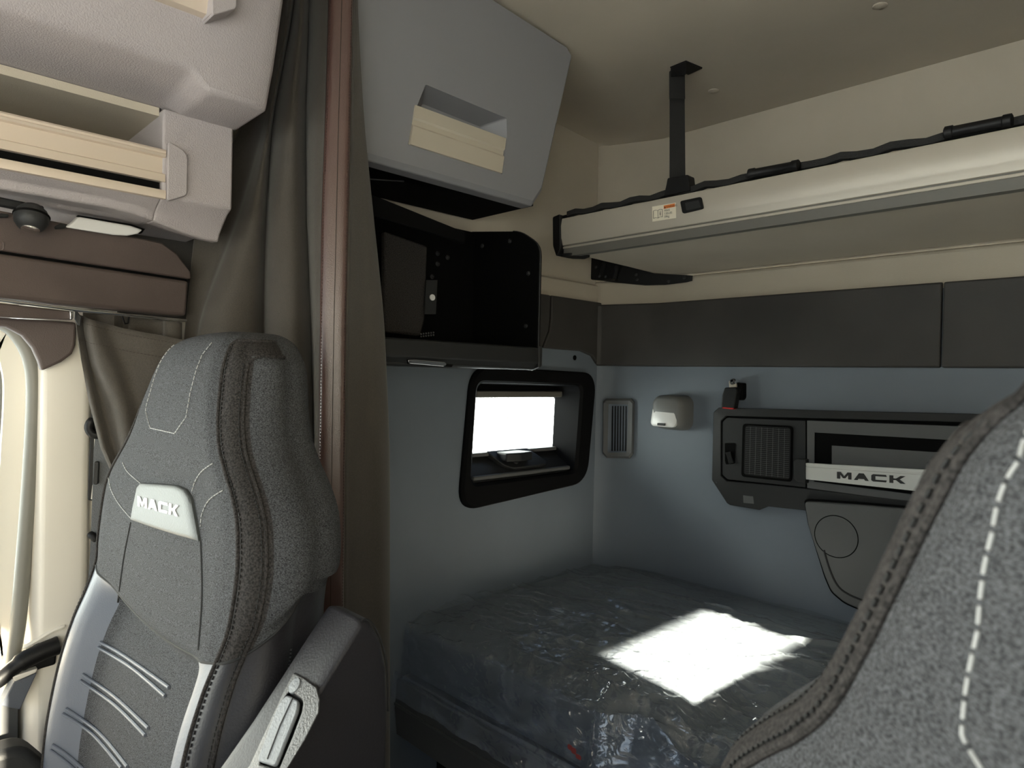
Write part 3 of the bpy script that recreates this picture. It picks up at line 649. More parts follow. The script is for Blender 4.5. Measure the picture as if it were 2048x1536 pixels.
# retaining strap with two tube grips lying on the bunk
rt = thing('restraint_strap', 'black webbing restraint with two tube grips along the bunk top', 'strap', (-.5, 1.5, .47))
pts = []
for i in range(60):
    x = -1.29+i*(1.86/59); wig = .004*math.sin(i*1.9)*(1 if -.78 > x or -.58 < x < -.36 else .3)
    pts.append(V((x, yb+.024, .4745+wig)))
mb = MB(); mb.loft([[p+V((0, -.008, -.005)), p+V((0, .012, -.005)), p+V((0, .012, .010)), p+V((0, -.008, .010))] for p in pts]); mb.build('webbing', M['web'], rt, bevel=.002)
for a, b in (((1497, 349), (1599, 330)), ((1888, 267), (2026, 240))):
    A_ = ony(*a, yb+.008); B_ = ony(*b, yb+.008); d = (B_-A_)
    MB().tube([A_, A_+d*.02, A_+d*.13, A_+d*.15, A_+d*.85, A_+d*.87, A_+d*.98, B_], [.009, .0125, .0125, .0105, .0105, .0125, .0125, .009], 14).build('tube_grip', M['black'], rt)
MB().lathe(V((-1.318, yb+.035, .468)), (1, 0, 0), [(0, 0), (.012, 0), (.012, .018), (0, .018)], 16).build('end_knob', M['matte'], rt)
# hinge bracket under the bunk in the corner
hb = thing('bunk_bracket', 'black steel hinge bracket in the corner under the bunk', 'bracket', (-1.4, 1.9, .32))
poly = [(1157, 505), (1200, 520), (1250, 535), (1300, 548), (1375, 552), (1374, 563), (1362, 566), (1330, 570), (1290, 571), (1235, 566), (1205, 562), (1168, 558), (1158, 550)]
def hbp(px, py, d=.03):       # on the corner fillet: interpolate plane by column
    x = px; yy = 1.86 + (min(max((x-1157)/(1310-1157), 0), 1))*.09
    return ony(px, py, yy-d+.03)
MB().prism([hbp(*a) for a in poly], (.02, -.0, 0)).build('bracket_plate', M['black'], hb, bevel=.002)
for a in ((1191, 536), (1164, 549), (1198, 554), (1210, 555), (1271, 551), (1273, 561), (1335, 564), (1366, 557)):
    MB().lathe(hbp(*a)+V((.012, -.012, 0)), (.5, -1, 0), [(0, 0), (.0055, 0), (.0045, .006), (0, .008)], 12).build('bolt', M['console'], hb)
for a in ((1207, 540), (1232, 548)):
    MB().prism([hbp(a[0]-3, a[1]-14), hbp(a[0]+3, a[1]-12), hbp(a[0]-4, a[1]+14), hbp(a[0]-10, a[1]+12)], (.03, -.03, 0)).build('rib', M['black'], hb)

# ------------------------------------------------------------------ rear wall fittings
def bw(px, py, d=0.): return ony(px, py, YB-d)
vn = thing('air_vent', 'narrow upright air vent with a grey bezel in the rear corner', 'vent', bw(1236, 900))
def fq(px, py, d=0.):     # on the fillet (plane approximated there)
    n = V((.32, -.947, 0)); p0 = V((-1.44, 1.938, 0)); r = ray(px, py); return r*((n.dot(p0)+d)/n.dot(r))
vo = [fq(*a, .014) for a in ((1206, 803), (1212, 797), (1262, 797), (1268, 804), (1266, 908), (1259, 917), (1213, 916), (1205, 907))]
vi = [fq(*a, .016) for a in ((1217, 808), (1219, 808), (1255, 809), (1256, 810), (1253, 904), (1252, 905), (1216, 905), (1215, 904))]
vb = [fq(*a, -.004) for a in ((1217, 808), (1219, 808), (1255, 809), (1256, 810), (1253, 904), (1252, 905), (1216, 905), (1215, 904))]
sc = lambda P, s, d: [sum(P, V())/len(P)+(p-sum(P, V())/len(P))*s+V((.32, -.947, 0))*d for p in P]
mb = MB(); mb.loft([sc(vo, 1.0, -.02), vo, sc(vo, .93, .006), vi, vb], caps=False); mb.build('bezel', M['consolegrey'], vn, angle=25)
mb = MB(); mb.add(vb, [tuple(range(8))]); mb.build('duct', M['matte'], vn)
for k in range(6):
    px = 1224+k*5.4
    MB().prism([fq(px, 812, .004), fq(px+2.0, 812, .004), fq(px+1.2, 902, .004), fq(px-1.2, 902, .004)], (-.003, .01, 0)).build('slat', M['black'], vn)
rlp = thing('reading_lamp', 'small grey reading lamp with a white lens on the rear wall', 'lamp', bw(1350, 830))
cen = V((-1.213, YB, -.105))
def rl_ring(y, s, dz, k=1.0): return [V((cen.x+a*s, y, cen.z+dz+b*s*k)) for a, b in rrect(.125, .115, .03, 5)]
MB().loft([rl_ring(YB+.002, 1.0, 0), rl_ring(YB-.02, 1.0, 0), rl_ring(YB-.045, .95, .002), rl_ring(YB-.062, .86, .002), rl_ring(YB-.07, .70, .004)]).build('housing', M['lampgrey'], rlp, angle=60)
ld = [(V((cen.x-.005+a, YB-.063-.014*sst(.03, -.05, b), cen.z-.012+b))) for a, b in rrect(.096, .068, .016, 5)]
MB().loft([[p+V((0, .012, 0)) for p in ld], ld, [V((cen.x-.005+(p.x-cen.x+.005)*.86, p.y-.004, cen.z-.012+(p.z-cen.z+.012)*.86)) for p in ld]]).build('lens', M['lens'], rlp, angle=50)
MB().box((cen.x-.02, YB-.085, cen.z-.042), (cen.x+.008, YB-.076, cen.z-.034)).build('switch', M['console'], rlp, bevel=.001)
# seat-belt style buckle
bu = thing('belt_buckle', 'black belt buckle with a red button hanging above the rear console', 'buckle', bw(1460, 780))
MB().prism([bw(*a, .045) for a in ((1449, 775), (1471, 774), (1475, 780), (1468, 818), (1441, 816), (1444, 790))], (0, .026, 0)).build('body', M['black'], bu, bevel=.004, seg=3)
MB().prism([bw(*a, .046) for a in ((1445, 814), (1467, 816), (1466, 819), (1444, 817))], (0, .02, 0)).build('red_button', M['red'], bu, bevel=.001)
MB().prism([bw(*a, .022) for a in ((1474, 765), (1486, 766), (1486, 795), (1482, 801), (1474, 800))], (0, .03, 0)).build('mount', M['matte'], bu, bevel=.004)
MB().lathe(bw(1465, 764, .04), (0, -1, 0), [(0, -.03), (.010, -.03), (.0115, -.004), (.008, .003), (0, .004)], 16).build('anchor_bolt', M['chrome'], bu)
MB().prism([bw(*a, .038) for a in ((1457, 762), (1472, 762), (1472, 776), (1458, 776))], (0, .008, 0)).build('strap_end', M['rail'], bu, bevel=.002)

# console on the back wall
co = thing('rear_console', 'black wall console with speaker and cubby on the grey rear wall', 'console', bw(1600, 950))
def cq(px, py, d): return bw(px, py, d)
xr = .20
def ext(P, top, bot): return P
outl = [(1424, 960), (1427, 825), (1438, 815), (1700, 822), (2400, 838), (2400, 1120), (1800, 1045), (1612, 1021), (1537, 1013), (1519, 1020), (1460, 1010), (1454, 1006)]
po = [cq(*a, .0) for a in outl]; pof = [cq(*a, .026) for a in outl]
cin = [(1441, 951), (1441.5, 842), (1452, 832), (1700, 838), (2400, 858), (2400, 1062), (1800, 1000), (1617, 978), (1560, 972), (1530, 969), (1470, 964), (1453, 962)]
pin_ = [cq(*a, .030) for a in cin]
mb = MB(); mb.loft([po, pof, pin_, [p+V((0, .008, 0)) for p in pin_]], caps=False)
mb.build('outer_bezel', M['console'], co, bevel=.002, angle=25)
# inner face, left of cubby
L1 = [(1444, 949), (1444.5, 844), (1454, 835), (1611, 841), (1611, 975), (1455, 959)]
MB().prism([cq(*a, .012) for a in cin], (0, .008, 0)).build('backing', M['matte'], co)
MB().prism([cq(*a, .026) for a in L1], (0, .02, 0)).build('speaker_panel', M['console'], co, bevel=.0015)
sgo = roundpoly([cq(*a, .027) for a in ((1486, 847), (1587, 852), (1585, 964), (1483, 953))], .012, 4)
MB().prism(sgo, (0, -.003, 0)).build('speaker_rim', M['matte'], co, bevel=.001)
sgi = [cq(*a, .0305) for a in ((1491, 851), (1582, 856), (1580, 959), (1488, 949))]
sg = MB().prism(roundpoly(sgi, .010, 4), (0, -.002, 0)).build('speaker_grille', M['black'], co)
mb = MB()
for k in range(1, 8):
    u = k/8; a = sgi[0].lerp(sgi[1], u); b = sgi[3].lerp(sgi[2], u); mb.tube([a+V((0, -.002, -.003)), b+V((0, -.002, .003))], .0006, 4)
for k in range(1, 26):
    u = k/26; a = sgi[0].lerp(sgi[3], u); b = sgi[1].lerp(sgi[2], u); mb.tube([a+V((.003, -.002, 0)), b+V((-.003, -.002, 0))], .0005, 4)
mb.build('grille_ribs', M['consolegrey'], sg)
MB().prism(roundpoly([cq(*a, .027) for a in ((1450, 886), (1471, 886), (1470, 927), (1452, 929), (1450, 920))], .004), (0, -.0012, 0)).build('latch_recess', M['matte'], co)
MB().prism([cq(*a, .030) for a in ((1452, 905), (1463, 903), (1464, 911), (1469, 925), (1459, 927), (1456, 914))], (0, -.006, 0)).build('latch_lever', M['black'], co, bevel=.001)
MB().prism([cq(*a, .024) for a in ((1487, 984), (1507, 986), (1509, 1007.5), (1488, 1005.5))], (0, -.004, 0)).build('blank_button', M['consolegrey'], co, bevel=.0006)
for a in ((1441, 827), (1436, 963)):
    MB().lathe(cq(*a, .024), (0, -1, 0), [(0, 0), (.0065, 0), (.006, .003), (.003, .003), (.002, .001), (0, .001)], 16).build('screw', M['chrome'], co)
# cubby: bevelled rim round a deep box, lighter inner back
c_o = [cq(*a, .028) for a in ((1614, 841), (2010, 856), (2010, 1030), (1614, 976))]
c_m = [cq(*a, .022) for a in ((1629, 865), (1990, 885), (1990, 1010), (1628, 963))]
c_b = [V((p.x, YB+.16, p.z)) for p in c_m]
mb = MB(); mb.loft([[p+V((0, .02, 0)) for p in c_o], c_o, c_m, [p+V((0, .03, 0)) for p in c_m]], caps=False); mb.build('cubby_rim', M['consolegrey'], co, bevel=.001, angle=25)
MB().prism([c_m[0]+V((0, .002, 0)), c_m[1]+V((0, .002, 0)), c_m[2]+V((0, .002, 0)), c_m[3]+V((0, .002, 0))], (0, .012, 0)).build('cubby_back', M['matte'], co)
MB().prism([cq(*a, .0195) for a in ((1664, 891), (1990, 912), (1990, 990), (1664, 931))], (0, -.0015, 0)).build('inner_panel', M['consolegrey'], co)
bl = [cq(*a, .050) for a in ((1610, 926), (2000, 948), (2000, 1000), (1612, 958.5))]
MB().prism([cq(*a, .028) for a in ((1594, 922), (1602, 916), (1618, 918), (1618, 966), (1604, 964), (1596, 956))], (0, -.026, 0)).build('bar_mount', M['console'], co, bevel=.002)
bar = MB()
def lerpq(q4, u, v): return q4[0].lerp(q4[1], u).lerp(q4[3].lerp(q4[2], u), v)
rings = []
for u in (0, 1):
    rings.append([lerpq(bl, u, 0)+V((0, .012, 0)), lerpq(bl, u, 0), lerpq(bl, u, .14), lerpq(bl, u, .17)+V((0, .0016, 0)), lerpq(bl, u, .22)+V((0, .0016, 0)), lerpq(bl, u, .25), lerpq(bl, u, 1), lerpq(bl, u, 1)+V((0, .012, 0))])
bo = bar.loft(rings).build('retaining_bar', M['silverbar'], co, angle=20)
mb = MB()
wq4 = [cq(*a, .0505) for a in ((1674, 943.5), (1811, 952.5), (1811, 968), (1674, 957))]
for poly in word_polys('MACK', 1.0, .16): mb.prism([lerpq(wq4, a, 1-b) for a, b in poly], (0, -.0006, 0))
wd = mb.build('lettering', M['ink'], bo)
# folded table below the console
tb = thing('folded_table', 'dark grey folded table leaf with a round cap below the rear console', 'table', bw(1700, 1100))
tl = [(1614, 1001), (1700, 1006), (1900, 1022), (2200, 1048), (2200, 1290), (1740, 1222), (1694, 1202), (1668, 1180), (1655, 1150), (1622, 1050)]
MB().prism(roundpoly([bw(*a, .035) for a in tl], .012), (0, -.020, 0)).build('leaf', M['consolegrey'], tb, bevel=.004, seg=3)
MB().prism(roundpoly([bw(*a, .033) for a in [(p[0]-(3 if p[0] < 1800 else 0), p[1]+(3 if p[1] > 1100 else -4)) for p in tl]], .012), (0, -.012, 0)).build('edge_trim', M['matte'], tb)
ccx = bw(1672, 1073, .0545); MB().lathe(ccx, (0, -1, 0), [(0, 0), (.056, 0), (.056, .0008), (.054, .001), (0, .001)], 40).build('round_cap', M['consolegrey'], tb)
ringp = [ccx+V((math.cos(a)*.0565, -.0006, math.sin(a)*.0565)) for a in np.linspace(0, 2*math.pi, 49)]
MB().tube(ringp, .0013, 6).build('cap_groove', M['matte'], tb)
MB().tube(smooth_line([bw(*a, .055) for a in ((1648, 1100), (1660, 1140), (1676, 1172), (1700, 1190), (1740, 1206))], 5), .003, 6).build('pull_groove', M['console'], tb)

# ------------------------------------------------------------------ bed
def yback(x): return float(np.interp(x, [p[0] for p in FIL], [p[1] for p in FIL]))-.008 if x > -1.5 else 1.89
def yfront(x): return 1.10+.05*sst(-.84, -.76, x)
def mz(x, y):
    d = .036*sst(-.735, -.66, x)*sst(1.52, 1.34, y)
    e = .012*math.exp(-((x+1.45)/.05)**2)
    c = (yfront(x)+.02-y)
    return -.660-d-e-.010*sst(-.02, .03, c) - .012*sst(-.0, .05, yfront(x)+.05-y)
mt = MB(); P = []
xs = np.linspace(-1.49, .60, 110)
for j in range(40):
    v = j/39
    P.append([V((x, yfront(x)+(yback(x)-yfront(x))*v, mz(x, yfront(x)+(yback(x)-yfront(x))*v))) for x in xs])
frontrow = [[V((x, yfront(x)-.008, mz(x, yfront(x))-.012)) for x in xs], [V((x, yfront(x)-.010, -.74)) for x in xs], [V((x, yfront(x), -.815)) for x in xs]]
backrow = [[V((x, yback(x), -.815)) for x in xs]]
mt.grid(frontrow[::-1]+P+backrow)
mo = mt.build('bunk_mattress', M['mattress'], angle=60); tag(mo, 'dark lower bunk mattress under clear plastic', 'mattress')
# plastic sheet: top, front drop, and a loose sealed flap
def wr_(x, y):
    a = noise.noise(V((x*2.2+.6*y, y*9-1.2*x, 1.3))); b = noise.noise(V((x*5+3*y, y*16-5*x, 4.1))); c = noise.noise(V((x*24, y*24, 2.2)))
    s = sst(1.95, 1.7, y)
    r1 = (1-abs(a)*2.6); r2 = (1-abs(b)*2.6)
    e = noise.noise(V((x*13-4*y, y*15+5*x, 6.6))); e2 = noise.noise(V((x*31+9*y, y*26-8*x, 3.3)))
    fm_ = sst(1.62, 1.25, y)
    fine = fm_*(.006*max(0, 1-abs(e)*2.4)**3+.0035*max(0, 1-abs(e2)*2.4)**3)
    return fine+.012*max(0, r1)**4*(.6+.4*s)+.008*max(0, r2)**4*s+.0022*c+.0012*abs(noise.noise(V((x*60, y*60, 7))))
fm = MB(); P = []; xs = np.linspace(-1.493, .40, 420)
for j in range(200):
    v = j/199; row = []
    for x in xs:
        yy = yfront(x)-.012+(yback(x)+.003-yfront(x)+.012)*v
        z = mz(x, max(yy, yfront(x)))+.005+wr_(x, yy)
        if v < .04: z -= .004*(1-v/.04)
        row.append(V((x, yy, z)))
    P.append(row)
drop = []
for k in range(26):
    t = k/25; row = []
    for x in xs:
        y = yfront(x)-.016-.012*t - .035*t*sst(-1.0, -.72, x)*(1-.3*t) - .03*sst(-.86, -.80, x)*sst(-.70, -.78, x)*t
        y += -.008*abs(noise.noise(V((x*9+t*2, t*3, 2))))-.0025*noise.noise(V((x*22, t*5, 5)))
        z = mz(x, yfront(x))-.008-(.128+.01*noise.noise(V((x*4, 0, 9))))*t
        row.append(V((x, y, z)))
    drop.append(row)
fo = fm.grid(P).build('plastic_sheet', M['film'], angle=80)
tag(fo, 'crinkled clear plastic sheet over the lower bunk mattress', 'plastic sheet')
MB().grid(drop[::-1]+[P[0]]).build('hanging_skirt', M['filmhaze'], fo, angle=80)
flap = []
for k in range(12):
    t = k/11; row = []
    for x in np.linspace(-1.493, -.55, 150):
        y = 1.052-.012*t-.004*math.sin(x*40)*t-.012*sst(-1.1, -.8, x)
        z = -.795-(.062+.008*noise.noise(V((x*5, 1, 3)))+.004*noise.noise(V((x*40, 1, 3))))*t+.045*sst(-1.2, -.7, x)*.5
        row.append(V((x, y, z)))
    flap.append(row)
f2 = MB().grid(flap).build('sealed_flap', M['filmhaze'], fo, angle=80)
p = ony(1150, 1503, 1.028); mb = MB()
for dx, dz, w, h in ((-.012, .004, .012, .010), (-.002, .001, .012, .012), (.010, -.006, .014, .009)):
    mb.prism([V((p.x+dx+a, 1.027, p.z+dz+b)) for a, b in rrect(w, h, .003, 2)], (0, -.0006, 0))
mb.build('red_print', M['redmark'], f2)
# bed base
bb = thing('bed_base', 'dark grey box base under the lower bunk mattress', 'bed base', (-.5, 1.5, -1.35))
MB().prism([V((-1.495, 1.078, -.885)), V((.60, 1.078, -.885)), V((.60, 1.955, -.885)), V((-1.25, 1.955, -.885)), V((-1.44, 1.925, -.885)), V((-1.495, 1.885, -.885))], (0, 0, .067)).build('bed_board', M['bedbase'], bb, bevel=.004)
MB().prism([V((-1.498, 1.062, -.822)), V((-1.498, 1.076, -.822)), V((-1.498, 1.076, -.975)), V((-1.498, 1.064, -.975)), V((-1.498, 1.056, -.90))], (2.1, 0, 0)).build('front_board', M['bedbase'], bb, bevel=.003)
MB().box((-1.498, 1.054, -.892), (.60, 1.062, -.884)).build('board_lip', M['consolegrey'], bb, bevel=.002)
MB().box((-1.49, 1.20, -1.35), (.6, 1.88, -.886)).build('locker', M['matte'], bb)

# ------------------------------------------------------------------ seats
CX = -1.0
ROWS = [ # z, half width, front y, total depth
 (.057, .030, .400, .035), (.054, .062, .384, .058), (.047, .090, .366, .080), (.036, .108, .353, .098), (.020, .119, .342, .112), (0, .127, .334, .122),
 (-.03, .140, .326, .126), (-.06, .154, .319, .128), (-.09, .172, .314, .130), (-.115, .196, .311, .131), (-.14, .226, .308, .132), (-.165, .252, .304, .132), (-.19, .266, .300, .132),
 (-.22, .273, .297, .132), (-.26, .273, .293, .133), (-.30, .268, .289, .135), (-.335, .255, .284, .138), (-.37, .250, .271, .150), (-.41, .255, .254, .165), (-.46, .262, .240, .180), (-.53, .268, .228, .195), (-.60, .270, .220, .205), (-.70, .27, .215, .21)]
T = smooth_line([V((r[0], r[1], r[2])) for r in ROWS], 8); TD = smooth_line([V((r[3], 0, 0)) for r in ROWS], 8)
US = [-1, -.97, -.93, -.88, -.83, -.78, -.73, -.68, -.62, -.56, -.5, -.44, -.36, -.28, -.2, -.12, -.04]
US = US + [-u for u in US[::-1]]
def seat_seam(kind, k):   # z shift of the cover seam: by place round the section
    if kind == 'front': return -.012+.030*abs(k)**2
    if kind == 'band': return .018+.012*k
    if kind == 'side': return .030+.055*k
    return .085
SEAM_Z = -.34
def section(z, w, yf, th):
    k = max(0., min(1., (.06-z)/.05))
    low = sst(-.325, -.375, z)
    half = []
    def front(u):
        up = -.012*(1-abs(u)**2.5)*sst(-.2, .02, z) + .004*(1-u*u)*(1-low)
        edge = .006*sst(.86, 1.0, abs(u))
        bol = .046*low*sst(.95, .64, abs(u))
        return yf+up+edge+bol
    pts = [(u*w, front(u), 'front', u) for u in US]
    right = []
    y1 = front(1)
    for i in range(1, 7):
        a = i/6; right.append((w+.028*k*math.sin(a*math.pi/2)**1.0*.95, y1+.020*k*(1-math.cos(a*math.pi/2)), 'band', a))
    xb_, yb_ = right[-1][0], right[-1][1]; ye_ = yf+th*.62
    for i in range(1, 11):
        a = i/10; right.append((xb_+(.022*a-.012*a*a+.012*math.sin(a*math.pi))*k, yb_+(ye_-yb_)*a, 'side', a))
    xs_, ys_ = right[-1][0], right[-1][1]
    for i in range(1, 7):
        a = i/6*math.pi/2; right.append((xs_-.05*k*(1-math.cos(a)), ys_+(yf+th-ys_)*math.sin(a), 'back', 1))
    xb2 = right[-1][0]
    back = [(xb2*(1-2*i/10), yf+th, 'back', 0) for i in range(1, 10)]
    left = [(-x, y, kd, a) for x, y, kd, a in right[::-1]]
    return pts+right+back+left
rows = []; info = None
for i in range(len(T)):
    z, w, yf, th = T[i].x, T[i].y, T[i].z, TD[i].x
    sec = section(z, w, yf, th)
    wt = math.exp(-((z-SEAM_Z)/.075)**2)
    row = []
    for x, y, kd, a in sec:
        zz = z+wt*seat_seam(kd, a); row.append(V((x, y, zz)))
    rows.append(row); info = [(kd, a) for x, y, kd, a in sec]
iseam = min(range(len(T)), key=lambda i: abs(T[i].x-SEAM_Z))
nc = len(info)
body_v = [p+V((CX, 0, 0)) for r in rows for p in r]
body_f = [(i*nc+j, i*nc+(j+1) % nc, (i+1)*nc+(j+1) % nc, (i+1)*nc+j) for i in range(len(rows)-1) for j in range(nc)]
body_f.append(tuple(range(nc)))
BV = BVHTree.FromPolygons([tuple(p) for p in body_v], body_f)
def hit(px, py):
    loc, nrm, idx, d = BV.ray_cast(V((0, 0, 0)), ray(px, py).normalized(), 5)
    if loc is None:
        loc, nrm, idx, d = BV.find_nearest(far(px, py, 1.1))
    if nrm.dot(ray(px, py)) > 0: nrm = -nrm
    return loc, nrm
I_IN = min(range(40), key=lambda i: abs(T[i].x-.040)); I_OUT = min(range(50), key=lambda i: abs(T[i].x-.020))
def region(i, j):
    kd, a = info[j]; kd2, a2 = info[(j+1) % nc]
    up = i < iseam
    if kd == 'front' and kd2 == 'front':
        if up: return 'upper_cover'
        u = abs((a+a2)/2)
        side = 'R' if a+a2 > 0 else 'L'
        return 'center_panel' if u < .755 else 'bolster'+side
    if kd != 'back' and kd2 != 'back' and not (kd == 'front' and kd2 == 'front'):
        if i < I_IN: return 'upper_cover'
        if i < I_OUT: return 'edge_band'+('R' if j < 60 else 'L')
    if 'band' in (kd, kd2):
        s_ = 'R' if j < 60 else 'L'
        return ('edge_band' if up else 'lower_band')+s_
    if kd == 'side' or kd2 == 'side':
        return 'upper_cover' if up else 'side_panel'+('R' if j < 60 else 'L')
    return ('upper_cover' if up else 'side_panel'+('R' if j < 60 else 'L')) if (a == 1 and a2 == 1) else 'back_shell'
seat = thing('passenger_seat', 'whole grey passenger seat at left with folded-up armrest', 'seat', (CX, .2, -1.35))
groups = {}
for i in range(len(rows)-1):
    for j in range(nc): groups.setdefault(region(i, j), []).append(i*nc+j)
SEATMAT = {'upper_cover': 'fabric', 'center_panel': 'fabric', 'bolster': 'leather', 'edge_band': 'fabricdark', 'lower_band': 'darkleather', 'side_panel': 'darkleather', 'back_shell': 'matte'}
for g, fs in groups.items():
    nm = g.rstrip('RL') if g not in SEATMAT else g
    used = {}; mb = MB(); vs = []; ff = []
    for fi in fs:
        q = []
        for vi in body_f[fi]:
            if vi not in used: used[vi] = len(vs); vs.append(body_v[vi])
            q.append(used[vi])
        ff.append(tuple(q))
    if g == 'upper_cover': 
        vs.append(V((CX, .418, .0575))); c_ = len(vs)-1
        for j in range(nc):
            for q in (j, (j+1) % nc):
                if q not in used: used[q] = len(vs); vs.append(body_v[q])
            ff.append((used[j], used[(j+1) % nc], c_))
    mb.add(vs, ff).build(nm, M[SEATMAT[nm]], seat, angle=60)
# piping and stitch rows along the band edges, both sides
jw = [j for j in range(nc) if info[j] == ('front', 1)][0]; jb = [j for j in range(nc) if info[j][0] == 'band' and abs(info[j][1]-1) < 1e-6 and j < 60][0]
def mirror(P): return [V((2*CX-p.x, p.y, p.z)) for p in P]
def outw(j, i):
    p = body_v[i*nc+j]; a = body_v[i*nc+(j-1) % nc]; b = body_v[i*nc+(j+1) % nc]; t = b-a; return V((t.y, -t.x, 0)).normalized()
sides = [j for j in range(nc) if info[j][0] == 'side' and j < 60]
def edge_path(j, itop, dj=0):
    up_ = [body_v[i*nc+j+dj]+outw(j+dj, i)*.0008 for i in range(len(rows)-4, itop+2, -1)]
    it = itop-(1 if dj > 0 else -1 if dj < 0 else 0)
    ac = [body_v[it*nc+k]+outw(k, it)*.0008 for k in range(j+3, sides[-1]+1)]
    return smooth_line(up_[:-1]+ac, 3)
for j, it in ((jw, I_IN), (jb, I_OUT)):
    ln = edge_path(j, it)
    for l in (ln, mirror(ln)): MB().tube(l, .0024, 8).build('piping', M['fabricdark'], seat)
    ln = edge_path(j, it, 1 if j == jw else -1)
    for l in (ln, mirror(ln)): dashes(l, .0062, .62, .0009).build('edge_stitching', M['seam'], seat)
def on_seat(pts, lift=.0006, n=6):
    P = smooth_line([V((a[0], a[1], 0)) for a in pts], n); out = []
    for p in P: l, nn = hit(p.x, p.y); out.append(l+nn*lift)
    return out
def poly_line(pts, n=6):
    out = []
    for a, b in zip(pts[:-1], pts[1:]):
        for k in range(n): t = k/n; out.append((a[0]+(b[0]-a[0])*t, a[1]+(b[1]-a[1])*t))
    out.append(pts[-1]); return out
def on_seat_straight(pts, lift=.0006, n=8):
    out = []
    for a in poly_line(pts, n): l, nn = hit(*a); out.append(l+nn*lift)
    return out
loop = [(424, 686), (405, 710), (393, 741), (381.5, 785), (373, 834), (350, 867)]
lr = on_seat_straight(loop)
def on_front(x, z):       # straight onto the seat's front from the -y side
    l, nn, _, _ = BV.ray_cast(V((x, -1, z)), V((0, 1, 0)), 3); return l+nn*(.0006 if nn.y < 0 else -.0006)
ll = [on_front(2*(CX-.012)-p.x, p.z) for p in lr[::-1]]
bot = [on_front(lr[-1].x+(ll[0].x-lr[-1].x)*t, lr[-1].z+(ll[0].z-lr[-1].z)*t) for t in (.2, .4, .6, .8)]
dashes(lr+bot+ll, .0075, .72, .00075).build('loop_stitching', M['white'], seat)
for st in (((246, 925), (256, 944), (283, 968)), ((217.5, 956), (224, 982), (240, 1010), (263.5, 1038)), ((426, 927), (405, 942), (391, 963), (384, 987)), ((446, 981), (419, 1000), (404.5, 1029), (402, 1053))):
    dashes(on_seat(st), .0072, .72, .00075).build('shoulder_stitching', M['white'], seat)
for sm in (((262, 1045), (248, 1116), (236, 1205)), ((402, 1083), (404.6, 1190), (397, 1300))):
    MB().tube(on_seat(sm, .0), .0016, 6).build('panel_seam', M['seam'], seat)
sl_ = [body_v[iseam*nc+j]+V((0, 0, 0)) for j in range(nc) if info[j][0] != 'back']
half = [j for j in range(nc) if info[j][0] != 'back']
# seam round the front from left side to right side
order = [j for j in range(nc) if info[j][0] in ('side', 'band') and j > 60] + [j for j in range(nc) if info[j][0] == 'front'] + [j for j in range(nc) if info[j][0] in ('side', 'band') and j < 60]
MB().tube([body_v[iseam*nc+j] for j in order], .0017, 6).build('cover_seam', M['seam'], seat)
ribs = [((201, 1284), (249, 1311), (340, 1375)), ((197, 1294), (265.5, 1336), (332, 1392)), ((166, 1348), (232, 1394), (299, 1456)), ((162, 1360.6), (232, 1410), (292.5, 1470.5)),
        ((133, 1416.6), (199, 1464), (257, 1533)), ((126.5, 1427), (187, 1468), (245, 1535)), ((106, 1489), (137, 1510), (180, 1548)), ((101.6, 1499.6), (137, 1526), (168, 1556))]
for rbp in ribs: MB().tube(on_seat(rbp, .0012), .0024, 8).build('pressed_rib', M['leather'], seat)
bp = [(286, 966), (320, 967.5), (357, 970.5), (375.5, 979), (386, 995), (394, 1038), (402, 1082), (368, 1073), (332, 1062), (298, 1051), (265.5, 1039), (269, 1018), (274, 995), (278, 975)]
def patch(poly_px, lift, grow=1.0):
    cx_ = sum(p[0] for p in poly_px)/len(poly_px); cy_ = sum(p[1] for p in poly_px)/len(poly_px); out = []
    for p in poly_px: l, nn = hit(cx_+(p[0]-cx_)*grow, cy_+(p[1]-cy_)*grow); out.append(l+nn*lift)
    return out
bpd = poly_line(bp+[bp[0]], 3)[:-1]
bg = MB().loft([patch(bpd, -.002, 1.01), patch(bpd, .003, 1.0), patch(bpd, .0052, .95), patch(bpd, .006, .8), patch(bpd, .006, .4), patch(bpd, .006, .02)]).build('badge_patch', M['pale'], seat, angle=50); bg['label'] = 'smooth grey leather badge patch'
mb = MB()
qa = [(285.5, 992), (368.5, 1011), (367, 1033), (286, 1012)]
for poly in word_polys('MACK', 1.0, .12):
    pp = []
    for a, b in poly:
        t = (qa[0][0]*(1-a)+qa[1][0]*a, qa[0][1]*(1-a)+qa[1][1]*a); bt = (qa[3][0]*(1-a)+qa[2][0]*a, qa[3][1]*(1-a)+qa[2][1]*a)
        pp.append((bt[0]*(1-b)+t[0]*b, bt[1]*(1-b)+t[1]*b))
    lo = []; hi_ = []
    for p in pp: l, nn = hit(*p); lo.append(l+nn*.0055); hi_.append(l+nn*.0072)
    mb.loft([lo, hi_])
mb.build('badge_lettering', M['silver'], bg)
# zip at the rear of the side
dashes([body_v[i*nc+jb+9]+V((.003, 0, 0)) for i in range(iseam+8, len(rows)-30)], .004, .5, .0016).build('zip', M['black'], seat)
# cushion, base, pedestal
def cushion_ring(y, s, z): return [V((CX+a*s, y, z+b)) for a, b in rrect(.54, .14, .05, 5)]
MB().loft([cushion_ring(-.26, .9, -.78), cushion_ring(-.25, 1, -.775), cushion_ring(-.1, 1, -.77), cushion_ring(.16, 1, -.79)]).build('seat_cushion', M['fabric'], seat, angle=60)
MB().box((CX-.22, -.18, -1.35), (CX+.22, .24, -.86)).build('pedestal', M['matte'], seat, bevel=.03, seg=3)
NSHARED = len(seat.children)
